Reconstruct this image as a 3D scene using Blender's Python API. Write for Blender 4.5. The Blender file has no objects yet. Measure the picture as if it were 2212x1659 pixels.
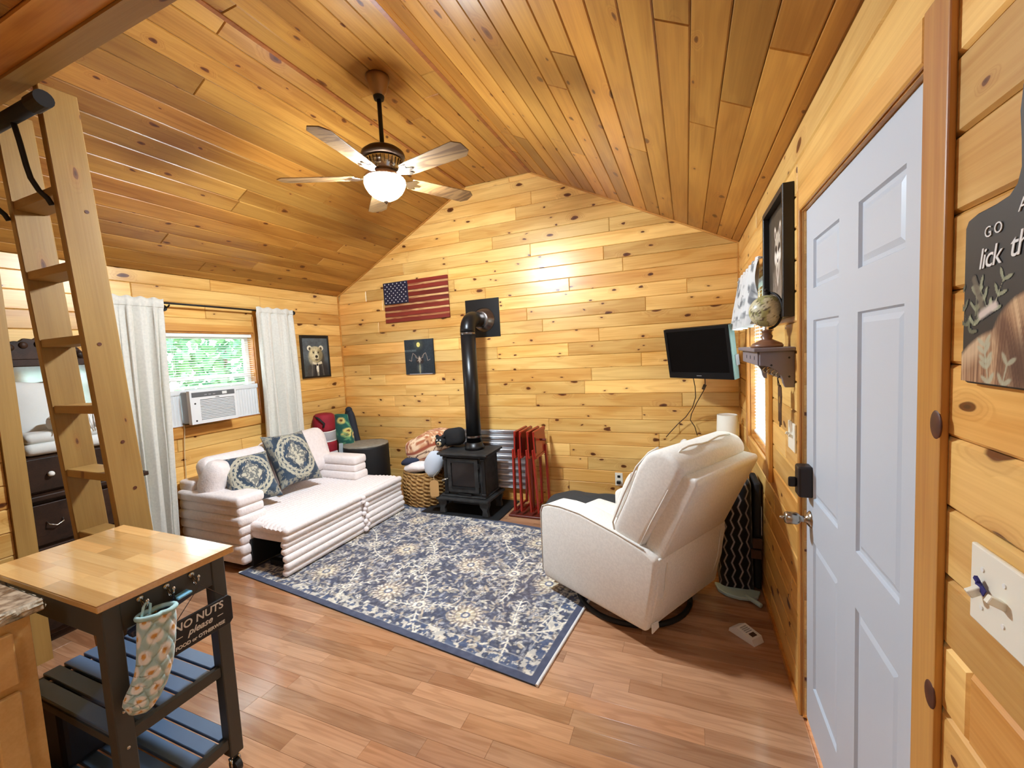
import bpy, bmesh, math, random
import numpy as np
from mathutils import Matrix, Vector, noise as mnoise

# ------------------------------------------------------------------ camera, sky, exposure
sc = bpy.context.scene
COL = sc.collection
cam_d = bpy.data.cameras.new('camera'); cam = bpy.data.objects.new('camera', cam_d); COL.objects.link(cam)
CR = ((0.92310411, 0.38104281, -0.05181877), (0.01957325, 0.08802038, 0.99592635), (-0.38405168, 0.92035797, -0.07379372))
CAMPOS = (3.94774, 0.0, 1.57352)
cam.matrix_world = Matrix(((CR[0][0], CR[1][0], -CR[2][0], CAMPOS[0]), (CR[0][1], CR[1][1], -CR[2][1], CAMPOS[1]),
                           (CR[0][2], CR[1][2], -CR[2][2], CAMPOS[2]), (0, 0, 0, 1)))
cam_d.sensor_width = 36.0; cam_d.lens = 36.0 * 910.764 / 2212.0; cam_d.clip_start = 0.05; cam_d.clip_end = 200
sc.camera = cam

world = bpy.data.worlds.new('sky'); sc.world = world; world.use_nodes = True
bg = world.node_tree.nodes['Background']
bg.inputs['Color'].default_value = (0.80, 0.93, 1.0, 1); bg.inputs['Strength'].default_value = 4.6
vs = sc.view_settings
vs.view_transform = 'Standard'; vs.look = 'None'; vs.gamma = 1.0; vs.use_curve_mapping = False; vs.exposure = 1.25
cy = sc.cycles
cy.max_bounces = 6; cy.diffuse_bounces = 4; cy.glossy_bounces = 3; cy.transmission_bounces = 3; cy.transparent_max_bounces = 8
cy.use_adaptive_sampling = True; cy.adaptive_threshold = .09; cy.sample_clamp_indirect = 6.0; cy.caustics_reflective = False; cy.caustics_refractive = False; cy.use_denoising = True; cy.use_light_tree = False
LAMP_POWER = 235.0      # radiance of the fan's glass bowl
FILL_POWER = 16.0   # radiance of the unseen fill dome added behind the camera

W, D, ZL, ZR, X1, X2, ZT = 4.365, 4.048, 2.371, 2.392, 1.839, 2.570, 3.324

# ------------------------------------------------------------------ materials
def s2l(c):
    out = []
    for v in c[:3]:
        v = v / 255.0
        out.append(v / 12.92 if v <= 0.04045 else ((v + 0.055) / 1.055) ** 2.4)
    return (out[0], out[1], out[2], 1.0)
class NT:
    def __init__(s, name):
        s.m = bpy.data.materials.new(name); s.m.use_nodes = True; s.t = s.m.node_tree
        s.b = s.t.nodes['Principled BSDF']
    def n(s, typ, ins=None, **kw):
        nd = s.t.nodes.new('ShaderNode' + typ)
        for k, v in kw.items(): setattr(nd, k, v)
        for k, v in (ins or {}).items(): s.set(nd.inputs[k], v)
        return nd
    def set(s, inp, v):
        if hasattr(v, 'is_output'): s.t.links.new(v, inp)
        else: inp.default_value = v
    def math(s, op, a, b=0.0, c=None, clamp=False):
        nd = s.t.nodes.new('ShaderNodeMath'); nd.operation = op; nd.use_clamp = clamp
        s.set(nd.inputs[0], a); s.set(nd.inputs[1], b)
        if c is not None: s.set(nd.inputs[2], c)
        return nd.outputs[0]
    def vmul(s, a, v):
        nd = s.t.nodes.new('ShaderNodeVectorMath'); nd.operation = 'MULTIPLY'; s.set(nd.inputs[0], a); s.set(nd.inputs[1], v); return nd.outputs[0]
    def vadd(s, a, v):
        nd = s.t.nodes.new('ShaderNodeVectorMath'); nd.operation = 'ADD'; s.set(nd.inputs[0], a); s.set(nd.inputs[1], v); return nd.outputs[0]
    def mix(s, f, a, b, blend='MIX'):
        nd = s.t.nodes.new('ShaderNodeMix'); nd.data_type = 'RGBA'; nd.blend_type = blend
        s.set(nd.inputs[0], f); s.set(nd.inputs[6], a); s.set(nd.inputs[7], b); return nd.outputs[2]
    def ramp(s, f, lo, hi, a=0.0, b=1.0):
        nd = s.t.nodes.new('ShaderNodeMapRange'); nd.interpolation_type = 'SMOOTHSTEP'
        for i, v in enumerate((f, lo, hi, a, b)): s.set(nd.inputs[i], v)
        return nd.outputs[0]
    def noise(s, vec, scale=1.0, detail=2.0, rough=.5):
        nd = s.n('TexNoise', {'Vector': vec, 'Scale': scale, 'Detail': detail, 'Roughness': rough}); return nd.outputs['Fac']
    def bump(s, h, strength, dist=.002):
        nd = s.n('Bump', {'Height': h, 'Strength': strength, 'Distance': dist}); s.set(s.b.inputs['Normal'], nd.outputs[0])
MATS = {}
def flat(name, col, rough=.5, metal=0.0, spec=.5, var=0.0, vscale=8.0, bump=0.0, bscale=200.0, sheen=0.0, coat=0.0, col2=None):
    t = NT(name); b = t.b
    c = s2l(col)
    b.inputs['Roughness'].default_value = rough; b.inputs['Metallic'].default_value = metal
    b.inputs['Specular IOR Level'].default_value = spec
    if sheen: b.inputs['Sheen Weight'].default_value = sheen; b.inputs['Sheen Roughness'].default_value = .5
    if coat: b.inputs['Coat Weight'].default_value = coat
    P = t.n('TexCoord').outputs['Object']
    if var or col2:
        c2 = s2l(col2) if col2 else tuple(x * (1 - var) for x in c[:3]) + (1,)
        t.set(b.inputs['Base Color'], t.mix(t.ramp(t.noise(P, vscale, 4), .35, .65), c, c2))
    else: b.inputs['Base Color'].default_value = c
    if bump: t.bump(t.noise(P, bscale, 3), bump, .003)
    MATS[name] = t.m; return t.m
def emit(name, col, strength):
    t = NT(name); b = t.b
    b.inputs['Base Color'].default_value = s2l((240, 235, 225)); b.inputs['Emission Color'].default_value = col + (1,)
    b.inputs['Emission Strength'].default_value = strength; MATS[name] = t.m; return t.m
def wood(name, light, dark, knot=None, rough=.36, tone=(.84, 1.1), knots=.5, streak=.35, kscale=(4.2, 8.5), spec=.5, gfreq=(.9, 7.5), axis='x'):
    t = NT(name); b = t.b
    P = t.n('TexCoord').outputs['Object']; rnd = t.n('ObjectInfo').outputs['Random']
    off = t.n('CombineXYZ', {0: t.math('MULTIPLY', rnd, 37.0), 1: t.math('MULTIPLY', rnd, 91.3), 2: t.math('MULTIPLY', rnd, 53.7)}).outputs[0]
    if axis != 'x':      # boards that stand upright or run along the wall: grain follows their length
        sp = t.n('SeparateXYZ', {0: P}).outputs; P = t.n('CombineXYZ', {0: sp[2], 1: sp[1], 2: sp[0]} if axis == 'z' else {0: sp[1], 1: sp[2], 2: sp[0]}).outputs[0]
    Q = t.vadd(P, off)
    kmask = None; warp = 0.0
    if knot:
        kv = t.vmul(Q, (kscale[0], kscale[1], 0.0))
        kv = t.vadd(kv, t.vmul(t.n('TexNoise', {'Vector': t.vmul(Q, (9, 26, 9)), 'Scale': 1.0, 'Detail': 1.0}).outputs['Color'], (.22, .22, 0)))
        vo = t.n('TexVoronoi', {'Vector': kv, 'Scale': 1.0, 'Randomness': 1.0}, voronoi_dimensions='2D')
        dist = vo.outputs['Distance']; sep = t.n('SeparateColor', {0: vo.outputs['Color']})
        keep = t.math('GREATER_THAN', sep.outputs[0], 1 - knots)
        size = t.math('MULTIPLY_ADD', t.math('MULTIPLY', sep.outputs[1], sep.outputs[2]), .16, .045)
        kmask = t.math('MULTIPLY', keep, t.ramp(t.math('DIVIDE', dist, size), 1.08, .82))
        halo = t.math('MULTIPLY', keep, t.ramp(t.math('DIVIDE', dist, size), 3.4, .9))
        core = t.math('MULTIPLY', keep, t.ramp(t.math('DIVIDE', dist, size), .62, .25))
        warp = t.math('MULTIPLY', halo, .5)
    g1 = t.noise(t.vmul(Q, (gfreq[0], gfreq[1], gfreq[1])), 1.0, 2.0)
    ring = t.math('SINE', t.math('MULTIPLY', t.math('ADD', g1, warp), 34.0))
    ring = t.ramp(ring, -.2, 1.0)
    fine = t.noise(t.vmul(Q, (2.5, 110, 110)), 1.0, 2.0, .6)
    broad = t.noise(t.vmul(Q, (.7, 5.0, 5.0)), 1.0, 2.0)
    f = t.math('ADD', t.math('MULTIPLY', ring, .22 * streak / .35), t.math('MULTIPLY', t.ramp(fine, .3, .7), .25))
    f = t.math('ADD', f, t.math('MULTIPLY', t.ramp(broad, .38, .66), .58), clamp=True)
    c = t.mix(f, s2l(light), s2l(dark))
    r2 = t.math('FRACT', t.math('MULTIPLY', rnd, 57.31))
    hue = t.mix(t.ramp(r2, .55, 1.0, 0, .38), (1, 1, 1, 1), (1.0, .74, .50, 1), 'MIX')
    c = t.mix(1.0, c, hue, 'MULTIPLY')
    tn = t.math('MULTIPLY_ADD', rnd, tone[1] - tone[0], tone[0])
    c = t.mix(1.0, c, t.n('CombineColor', {0: tn, 1: tn, 2: tn}).outputs[0], 'MULTIPLY')
    if knot:
        c = t.mix(t.math('MULTIPLY', halo, .22), c, s2l((150, 84, 30)))
        c = t.mix(t.math('MULTIPLY', kmask, .95), c, s2l(knot[0]))
        c = t.mix(t.math('MULTIPLY', core, .6), c, s2l(knot[1]))
    t.set(b.inputs['Base Color'], c)
    b.inputs['Roughness'].default_value = rough; b.inputs['Specular IOR Level'].default_value = spec
    t.bump(t.math('ADD', fine, t.math('MULTIPLY', g1, .5)), .12, .002)
    MATS[name] = t.m; return t.m
def vcol(name, rough=.8, sheen=0.0, bump=0.0, bscale=300.0, spec=.3):
    t = NT(name); b = t.b
    a = t.n('VertexColor', layer_name='print'); t.set(b.inputs['Base Color'], a.outputs[0])
    b.inputs['Roughness'].default_value = rough; b.inputs['Specular IOR Level'].default_value = spec
    if sheen: b.inputs['Sheen Weight'].default_value = sheen
    if bump: t.bump(t.noise(t.n('TexCoord').outputs['Object'], bscale, 3), bump, .003)
    MATS[name] = t.m; return t.m

KN = ((98, 46, 14), (44, 19, 6))
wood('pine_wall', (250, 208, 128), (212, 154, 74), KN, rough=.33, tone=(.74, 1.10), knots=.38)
wood('pine_ceiling', (190, 138, 64), (146, 93, 34), KN, rough=.32, tone=(.70, 1.10), knots=.34)  # same pine as the walls, with the weaker light up there put into its colour
wood('pine_trim', (216, 162, 84), (176, 112, 46), None, rough=.4, tone=(.9, 1.05))
wood('pine_ladder', (162, 126, 66), (134, 98, 46), ((104, 60, 26), (50, 26, 10)), rough=.5, tone=(.92, 1.05), knots=.25, kscale=(3.6, 11.0), streak=.2)
wood('pine_trim_upright', (216, 162, 84), (176, 112, 46), None, rough=.4, tone=(.9, 1.05), axis='z')
wood('pine_trim_along', (232, 182, 102), (190, 128, 56), None, rough=.38, tone=(.95, 1.05), axis='y')
wood('pine_post', (176, 138, 74), (146, 108, 52), None, rough=.5, tone=(.95, 1.05), streak=.2, axis='z')
wood('floor_laminate', (196, 150, 114), (158, 112, 80), None, rough=.2, tone=(.80, 1.14), streak=.5, gfreq=(1.6, 14))
wood('butcher_block', (226, 184, 122), (196, 146, 84), None, rough=.13, tone=(.85, 1.1), streak=.15)
wood('cabinet_maple', (232, 196, 130), (210, 166, 100), None, rough=.42, tone=(.95, 1.05), streak=.25)
wood('dark_antique', (62, 40, 26), (32, 20, 14), None, rough=.5, spec=.25, tone=(.85, 1.1))
wood('fan_oak', (156, 124, 84), (92, 66, 42), None, rough=.4, tone=(.9, 1.1), streak=.7, gfreq=(1.5, 12))
wood('globe_wood', (138, 100, 78), (88, 60, 46), None, rough=.35)
wood('flag_red', (138, 44, 32), (88, 26, 20), None, rough=.5, tone=(.85, 1.1))
wood('flag_cream', (222, 182, 122), (142, 70, 44), None, rough=.5, tone=(.85, 1.1), streak=.8, gfreq=(2.2, 40))
flat('door_paint', (194, 204, 216), .42, bump=.03, bscale=350)
flat('white_plastic', (236, 236, 232), .4)
flat('almond_plate', (238, 234, 218), .35)
flat('ac_white', (226, 228, 228), .4)
flat('ac_grey', (150, 152, 154), .4)
flat('ac_dark', (96, 98, 100), .4)
flat('blind_white', (240, 240, 236), .5)
flat('curtain_linen', (220, 218, 208), .85, var=.08, vscale=60, bump=.1, bscale=500, sheen=.2)
flat('black_iron', (24, 21, 19), .6, metal=.3)
flat('black_satin', (22, 22, 23), .4)
flat('black_matte', (17, 17, 18), .7)
flat('black_frame', (16, 13, 13), .45)
flat('stove_iron', (58, 58, 58), .5, metal=.25, var=.5, vscale=14)
flat('stove_black', (24, 24, 25), .35, metal=.2)
flat('pipe_black', (28, 28, 29), .33, metal=.4)
flat('pipe_shine', (120, 112, 108), .25, metal=.9)
flat('stove_glass', (34, 26, 24), .18, var=.4, vscale=12)
flat('hearth_slate', (30, 31, 33), .55, var=.2)
flat('galvanized', (214, 216, 220), .45, metal=.9)
flat('bronze', (74, 56, 42), .38, metal=.85)
flat('bronze_light', (150, 118, 90), .35, metal=.85)
flat('chrome', (196, 194, 190), .18, metal=1.0)
flat('nickel', (176, 170, 160), .25, metal=1.0)
flat('deadbolt_bronze', (44, 36, 34), .45, metal=.4)
flat('plush_cream', (246, 236, 233), .95, var=.06, vscale=40, bump=.8, bscale=70, sheen=.5)
flat('linen_white', (234, 231, 224), .9, var=.08, vscale=90, bump=.18, bscale=420, sheen=.15)
flat('piping_grey', (224, 219, 210), .9)
flat('velvet_trim', (60, 68, 78), .8)
flat('tray_red', (150, 34, 22), .35, coat=.3)
flat('bag_red', (150, 22, 40), .75, var=.15, vscale=20)
flat('bag_band', (168, 168, 172), .5)
flat('bag_black', (20, 20, 24), .75, var=.2, vscale=20)
flat('bag_slate', (36, 40, 50), .75)
flat('paper_white', (226, 224, 222), .7)
flat('clear_plastic', (170, 184, 190), .2)
flat('hamper_black', (20, 19, 21), .65)
flat('hamper_top', (148, 142, 128), .7, var=.2, vscale=25)
flat('basket_rope', (190, 148, 88), .8, col2=(140, 100, 52), vscale=40, bump=.3, bscale=260)
flat('tag_wood', (196, 152, 96), .6)
flat('fleece_blue', (206, 214, 226), .95, bump=.3, bscale=160, sheen=.4)
flat('fleece_navy', (48, 56, 78), .95, bump=.3, bscale=160)
flat('bear_black', (24, 24, 26), .9, bump=.3, bscale=160)
flat('bear_tan', (196, 170, 130), .9)
flat('charcoal_fabric', (54, 56, 58), .95, bump=.3, bscale=160)
flat('grey_blue_fabric', (160, 168, 180), .9)
flat('tv_black', (12, 9, 8), .35, spec=.06)
flat('tv_bezel', (18, 16, 16), .3, spec=.2)
flat('tv_edge', (120, 146, 140), .1, spec=.8)
flat('cord_dark', (44, 20, 16), .5)
flat('cord_cream', (214, 190, 150), .5)
flat('lampshade', (240, 236, 224), .9)
flat('shelf_grey', (128, 120, 126), .55, var=.06)
flat('rust_metal', (84, 62, 52), .55, metal=.5)
flat('dustpan_blue', (178, 206, 212), .4)
flat('cart_dark', (70, 71, 68), .5, var=.08)
flat('cart_slat', (84, 106, 134), .3, var=.06)  # bluish window reflection put into the slat colour
flat('bin_navy', (26, 30, 44), .5)
flat('granite', (188, 170, 148), .25, col2=(92, 70, 58), vscale=26)
flat('granite_edge', (208, 198, 176), .7, col2=(128, 120, 100), vscale=50, bump=1.0, bscale=60)
flat('mitt_trim', (172, 206, 206), .9, bump=.2)
flat('sign_black', (25, 24, 26), .5)
flat('sign_white', (226, 224, 220), .6)
flat('tool_navy', (40, 48, 70), .35)
flat('tool_blue', (130, 200, 236), .4)
flat('pillow_white', (216, 218, 214), .95, var=.05, bump=.15, bscale=120)
flat('tape_blue', (34, 32, 110), .6)
flat('mirror_glass', (190, 196, 196), .08, metal=1.0)
flat('key_brass', (170, 150, 110), .3, metal=.9)
flat('leaf_green', (66, 128, 92), .6, col2=(108, 160, 100), vscale=3)
flat('bark', (90, 70, 52), .9)
flat('grass_ground', (62, 98, 70), .95)
flat('sheet_white', (226, 226, 222), .8)
vcol('print_matte', .55, spec=.3)
vcol('print_canvas', .6, spec=.3)
for _n in ('floor_laminate', 'butcher_block'):
    _b = MATS[_n].node_tree.nodes['Principled BSDF']; _b.inputs['Coat Weight'].default_value = .6; _b.inputs['Coat Roughness'].default_value = .14
vcol('rug_pile', .95, sheen=.15, bump=.35, bscale=260, spec=.15)
vcol('print_cloth', .9, sheen=.2, bump=.3, bscale=300, spec=.15)
vcol('print_gloss', .35, spec=.5)
emit('bowl_glow', (.80, .91, 1.0), LAMP_POWER)
emit('fill_glow', (.78, .90, 1.0), FILL_POWER)
# window glass: clear thin pane
gt = NT('window_glass'); tb = gt.t.nodes.new('ShaderNodeBsdfTransparent'); gl = gt.t.nodes.new('ShaderNodeBsdfGlossy'); gl.inputs['Roughness'].default_value = .02
mx = gt.t.nodes.new('ShaderNodeMixShader'); mx.inputs[0].default_value = .06
gt.t.links.new(tb.outputs[0], mx.inputs[1]); gt.t.links.new(gl.outputs[0], mx.inputs[2]); gt.t.links.new(mx.outputs[0], gt.t.nodes['Material Output'].inputs[0])
MATS['window_glass'] = gt.m

# ------------------------------------------------------------------ geometry helpers: a geom is (verts, faces)
def gbox(a, b):
    x0, y0, z0 = a; x1, y1, z1 = b
    v = [(x0, y0, z0), (x1, y0, z0), (x1, y1, z0), (x0, y1, z0), (x0, y0, z1), (x1, y0, z1), (x1, y1, z1), (x0, y1, z1)]
    return v, [(0, 3, 2, 1), (4, 5, 6, 7), (0, 1, 5, 4), (1, 2, 6, 5), (2, 3, 7, 6), (3, 0, 4, 7)]
def from_bm(bm):
    bm.verts.ensure_lookup_table(); bm.verts.index_update()
    v = [tuple(x.co) for x in bm.verts]; f = [tuple(x.index for x in p.verts) for p in bm.faces]; bm.free(); return v, f
def to_bm(g):
    bm = bmesh.new(); vs_ = [bm.verts.new(c) for c in g[0]]
    for f in g[1]:
        try: bm.faces.new([vs_[i] for i in f])
        except ValueError: pass
    bmesh.ops.recalc_face_normals(bm, faces=bm.faces[:]); return bm
def bev(g, w, seg=2):
    bm = to_bm(g); bmesh.ops.remove_doubles(bm, verts=bm.verts[:], dist=1e-6)
    es = [e for e in bm.edges if len(e.link_faces) == 2 and e.calc_face_angle(0) > .35]
    bmesh.ops.bevel(bm, geom=es, offset=w, segments=seg, profile=.5, affect='EDGES', clamp_overlap=True)
    return from_bm(bm)
def rbox(a, b, w, seg=2): return bev(gbox(a, b), w, seg)
def gjoin(*gs):
    v, f = [], []
    for g in gs:
        o = len(v); v += list(g[0]); f += [tuple(i + o for i in p) for p in g[1]]
    return v, f
def tr(g, m): return [tuple(m @ Vector(c)) for c in g[0]], g[1]
def mv(g, x, y, z): return [(c[0] + x, c[1] + y, c[2] + z) for c in g[0]], g[1]
def RZ(a): return Matrix.Rotation(a, 4, 'Z')
def RX(a): return Matrix.Rotation(a, 4, 'X')
def RY(a): return Matrix.Rotation(a, 4, 'Y')
def T(x, y, z): return Matrix.Translation((x, y, z))
def frame(o, ax, ay, az):
    return Matrix(((ax[0], ay[0], az[0], o[0]), (ax[1], ay[1], az[1], o[1]), (ax[2], ay[2], az[2], o[2]), (0, 0, 0, 1)))
def gtube(pts, r, n=8, caps=True):
    P = [Vector(p) for p in pts]; rs = r if hasattr(r, '__len__') else [r] * len(P)
    v, f = [], []; prev = None
    for i, p in enumerate(P):
        t = (P[min(i + 1, len(P) - 1)] - P[max(i - 1, 0)]).normalized()
        if prev is None:
            a = Vector((0, 0, 1)) if abs(t.z) < .9 else Vector((1, 0, 0)); u = t.cross(a).normalized()
        else: u = (prev - t * prev.dot(t)).normalized()
        w = t.cross(u); prev = u
        for k in range(n):
            a = 2 * math.pi * k / n; v.append(tuple(p + u * (rs[i] * math.cos(a)) + w * (rs[i] * math.sin(a))))
    for i in range(len(P) - 1):
        for k in range(n): f.append((i * n + k, i * n + (k + 1) % n, (i + 1) * n + (k + 1) % n, (i + 1) * n + k))
    if caps: f.append(tuple(range(n))[::-1]); f.append(tuple(range((len(P) - 1) * n, len(P) * n)))
    return v, f
def gcyl(p0, p1, r0, r1=None, n=20): return gtube([p0, p1], [r0, r0 if r1 is None else r1], n)
def glathe(prof, n=24, c=(0, 0, 0), caps=True):
    v, f = [], []
    for r, z in prof:
        for k in range(n):
            a = 2 * math.pi * k / n; v.append((c[0] + r * math.cos(a), c[1] + r * math.sin(a), c[2] + z))
    for i in range(len(prof) - 1):
        for k in range(n): f.append((i * n + k, i * n + (k + 1) % n, (i + 1) * n + (k + 1) % n, (i + 1) * n + k))
    if caps: f.append(tuple(range(n))[::-1]); f.append(tuple(range((len(prof) - 1) * n, len(prof) * n)))
    return v, f
def gsphere(c, r, n=16, m=10, sq=(1, 1, 1)):
    prof = [(max(1e-4, math.sin(math.pi * i / m)), -math.cos(math.pi * i / m)) for i in range(m + 1)]
    g = glathe(prof, n); return [(c[0] + x * r * sq[0], c[1] + y * r * sq[1], c[2] + z * r * sq[2]) for x, y, z in g[0]], g[1]
def ggrid(fn, nu, nv, cu=False):
    v = [fn(i / (nu if cu else nu - 1), j / (nv - 1)) for j in range(nv) for i in range(nu)]; f = []
    for j in range(nv - 1):
        for i in range(nu if cu else nu - 1):
            f.append((j * nu + i, j * nu + (i + 1) % nu, (j + 1) * nu + (i + 1) % nu, (j + 1) * nu + i))
    return v, f
def gprism(poly, h, m=None, bw=0.0, seg=2):
    n = len(poly); v = [(p[0], p[1], 0.0) for p in poly] + [(p[0], p[1], h) for p in poly]
    f = [tuple(range(n))[::-1], tuple(range(n, 2 * n))] + [(i, (i + 1) % n, n + (i + 1) % n, n + i) for i in range(n)]
    g = (v, f)
    if bw: g = bev(g, bw, seg)
    return tr(g, m) if m is not None else g
def gnoise(g, amp, sc_=6.0, seed=0.0):
    out = []
    for c in g[0]:
        p = Vector(c) * sc_ + Vector((seed, seed * 1.7, seed * .3)); out.append((c[0] + amp * mnoise.noise(p), c[1] + amp * mnoise.noise(p + Vector((9, 3, 1))), c[2] + amp * mnoise.noise(p + Vector((4, 8, 5)))))
    return out, g[1]
XZ = Matrix(((1, 0, 0, 0), (0, 0, -1, 0), (0, 1, 0, 0), (0, 0, 0, 1)))      # polygon (x,y) -> (x,z), depth towards -y
# ------------------------------------------------------------------ object helpers
MW = {}
def mkmesh(name, g, mat, smooth=False, colors=None):
    me = bpy.data.meshes.new(name); me.from_pydata([tuple(c) for c in g[0]], [], [tuple(p) for p in g[1]])
    if smooth: me.polygons.foreach_set('use_smooth', [True] * len(me.polygons))
    if colors is not None:
        at = me.color_attributes.new('print', 'FLOAT_COLOR', 'POINT'); at.data.foreach_set('color', np.asarray(colors, dtype=np.float32).ravel())
    me.materials.append(MATS[mat] if isinstance(mat, str) else mat); me.update(); return me
def fixn(me):
    bm = bmesh.new(); bm.from_mesh(me); bmesh.ops.recalc_face_normals(bm, faces=bm.faces[:]); bm.to_mesh(me); bm.free()
def thing(name, label, cat, loc=(0, 0, 0), rz=0.0, group=None):
    o = bpy.data.objects.new(name, None); COL.objects.link(o); o.empty_display_size = .1
    o.location = loc; o.rotation_euler = (0, 0, rz); MW[o] = T(*loc) @ RZ(rz)
    o['label'] = label; o['category'] = cat
    if group: o['group'] = group
    return o
def part(name, g, mat, parent, world=True, smooth=False, label=None, colors=None, recalc=True, kind=None):
    if world: g = tr(g, MW[parent].inverted())
    me = mkmesh(name, g, mat, smooth, colors)
    if recalc: fixn(me)
    o = bpy.data.objects.new(name, me); COL.objects.link(o); o.parent = parent; MW[o] = MW[parent]
    if label: o['label'] = label
    if kind: o['kind'] = kind
    return o
def single(name, g, mat, label, cat, smooth=False, colors=None, group=None, recalc=True, kind=None):
    xs = [c[0] for c in g[0]]; ys = [c[1] for c in g[0]]; zs = [c[2] for c in g[0]]
    b = ((min(xs) + max(xs)) / 2, (min(ys) + max(ys)) / 2, min(zs))
    me = mkmesh(name, mv(g, -b[0], -b[1], -b[2]), mat, smooth, colors)
    if recalc: fixn(me)
    o = bpy.data.objects.new(name, me); COL.objects.link(o); o.location = b; MW[o] = T(*b)
    o['label'] = label; o['category'] = cat
    if group: o['group'] = group
    if kind: o['kind'] = kind
    return o
def struct(name, g, mat, label=None, parent=None):
    me = mkmesh(name, g, mat); fixn(me); o = bpy.data.objects.new(name, me); COL.objects.link(o); MW[o] = Matrix()
    if parent: o.parent = parent
    else: o['kind'] = 'structure'
    if label: o['label'] = label
    return o
def text_geom(body, size, shear=0.0, spacing=1.0, depth=.0008, offset=0.0, align='LEFT'):
    cu = bpy.data.curves.new('text', 'FONT'); cu.body = body; cu.size = size; cu.shear = shear; cu.space_character = spacing
    cu.extrude = depth; cu.offset = offset; cu.align_x = align; cu.resolution_u = 3
    o = bpy.data.objects.new('text', cu); COL.objects.link(o); bpy.context.view_layer.update()
    me = o.to_mesh(); g = ([tuple(v.co) for v in me.vertices], [tuple(p.vertices) for p in me.polygons]); o.to_mesh_clear()
    bpy.data.objects.remove(o); bpy.data.curves.remove(cu); return g
# ------------------------------------------------------------------ painting flat prints as vertex colours
class Paint:
    def __init__(s, w, h, res, base):
        s.nx = int(w / res) + 1; s.ny = int(h / res) + 1; s.w, s.h = w, h
        s.x, s.y = np.meshgrid(np.linspace(0, w, s.nx), np.linspace(0, h, s.ny))
        s.img = np.zeros((s.ny, s.nx, 3)); s.img[:] = np.array(base, float); s.rs = np.random.RandomState(5)
    def put(s, mask, col, a=1.0):
        m = (np.clip(mask, 0, 1) * a)[..., None]; s.img = s.img * (1 - m) + np.array(col, float) * m
    def ell(s, cx, cy, rx, ry, ang=0.0, soft=.15):
        c, n = math.cos(ang), math.sin(ang); dx, dy = s.x - cx, s.y - cy
        d = np.sqrt(((dx * c + dy * n) / rx) ** 2 + ((-dx * n + dy * c) / ry) ** 2); return np.clip((1 + soft / 2 - d) / soft, 0, 1)
    def seg(s, pts, wd):
        d = np.full(s.x.shape, 1e9)
        for (a, b), (c, e) in zip(pts[:-1], pts[1:]):
            vx, vy = c - a, e - b; L = vx * vx + vy * vy + 1e-12; t = np.clip(((s.x - a) * vx + (s.y - b) * vy) / L, 0, 1)
            d = np.minimum(d, np.hypot(s.x - a - t * vx, s.y - b - t * vy))
        return np.clip(1.5 - d / wd, 0, 1)
    def poly(s, pts):
        m = np.zeros(s.x.shape, bool); n = len(pts)
        for i in range(n):
            x0, y0 = pts[i]; x1, y1 = pts[(i + 1) % n]
            c = ((y0 > s.y) != (y1 > s.y)); xx = (x1 - x0) * (s.y - y0) / ((y1 - y0) or 1e-9) + x0; m ^= c & (s.x < xx)
        return m.astype(float)
    def noise(s, scale, seed=0, oct_=3):
        rs = np.random.RandomState(seed); out = np.zeros(s.x.shape); amp = 1.0; tot = 0
        for o in range(oct_):
            gx = max(2, int(s.w / scale * 2 ** o) + 2); gy = max(2, int(s.h / scale * 2 ** o) + 2); G = rs.rand(gy + 1, gx + 1)
            fx = s.x / s.w * (gx - 1); fy = s.y / s.h * (gy - 1); ix = fx.astype(int); iy = fy.astype(int); u = fx - ix; v = fy - iy
            u = u * u * (3 - 2 * u); v = v * v * (3 - 2 * v)
            out += amp * ((G[iy, ix] * (1 - u) + G[iy, ix + 1] * u) * (1 - v) + (G[iy + 1, ix] * (1 - u) + G[iy + 1, ix + 1] * u) * v); tot += amp; amp *= .5
        return out / tot
    def colors(s):
        c = np.clip(s.img, 0, 255) / 255.0; lin = np.where(c <= .04045, c / 12.92, ((c + .055) / 1.055) ** 2.4)
        return np.concatenate([lin, np.ones(lin.shape[:2] + (1,))], 2).reshape(-1, 4)
    def geom(s, fn=None, mask=None):
        fn = fn or (lambda x, y: (x, y, 0.0)); v = [fn(float(a), float(b)) for a, b in zip(s.x.ravel(), s.y.ravel())]; f = []
        for j in range(s.ny - 1):
            for i in range(s.nx - 1):
                if mask is None or (mask[j, i] and mask[j + 1, i + 1] and mask[j, i + 1] and mask[j + 1, i]):
                    k = j * s.nx + i; f.append((k, k + 1, k + s.nx + 1, k + s.nx))
        return v, f
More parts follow.
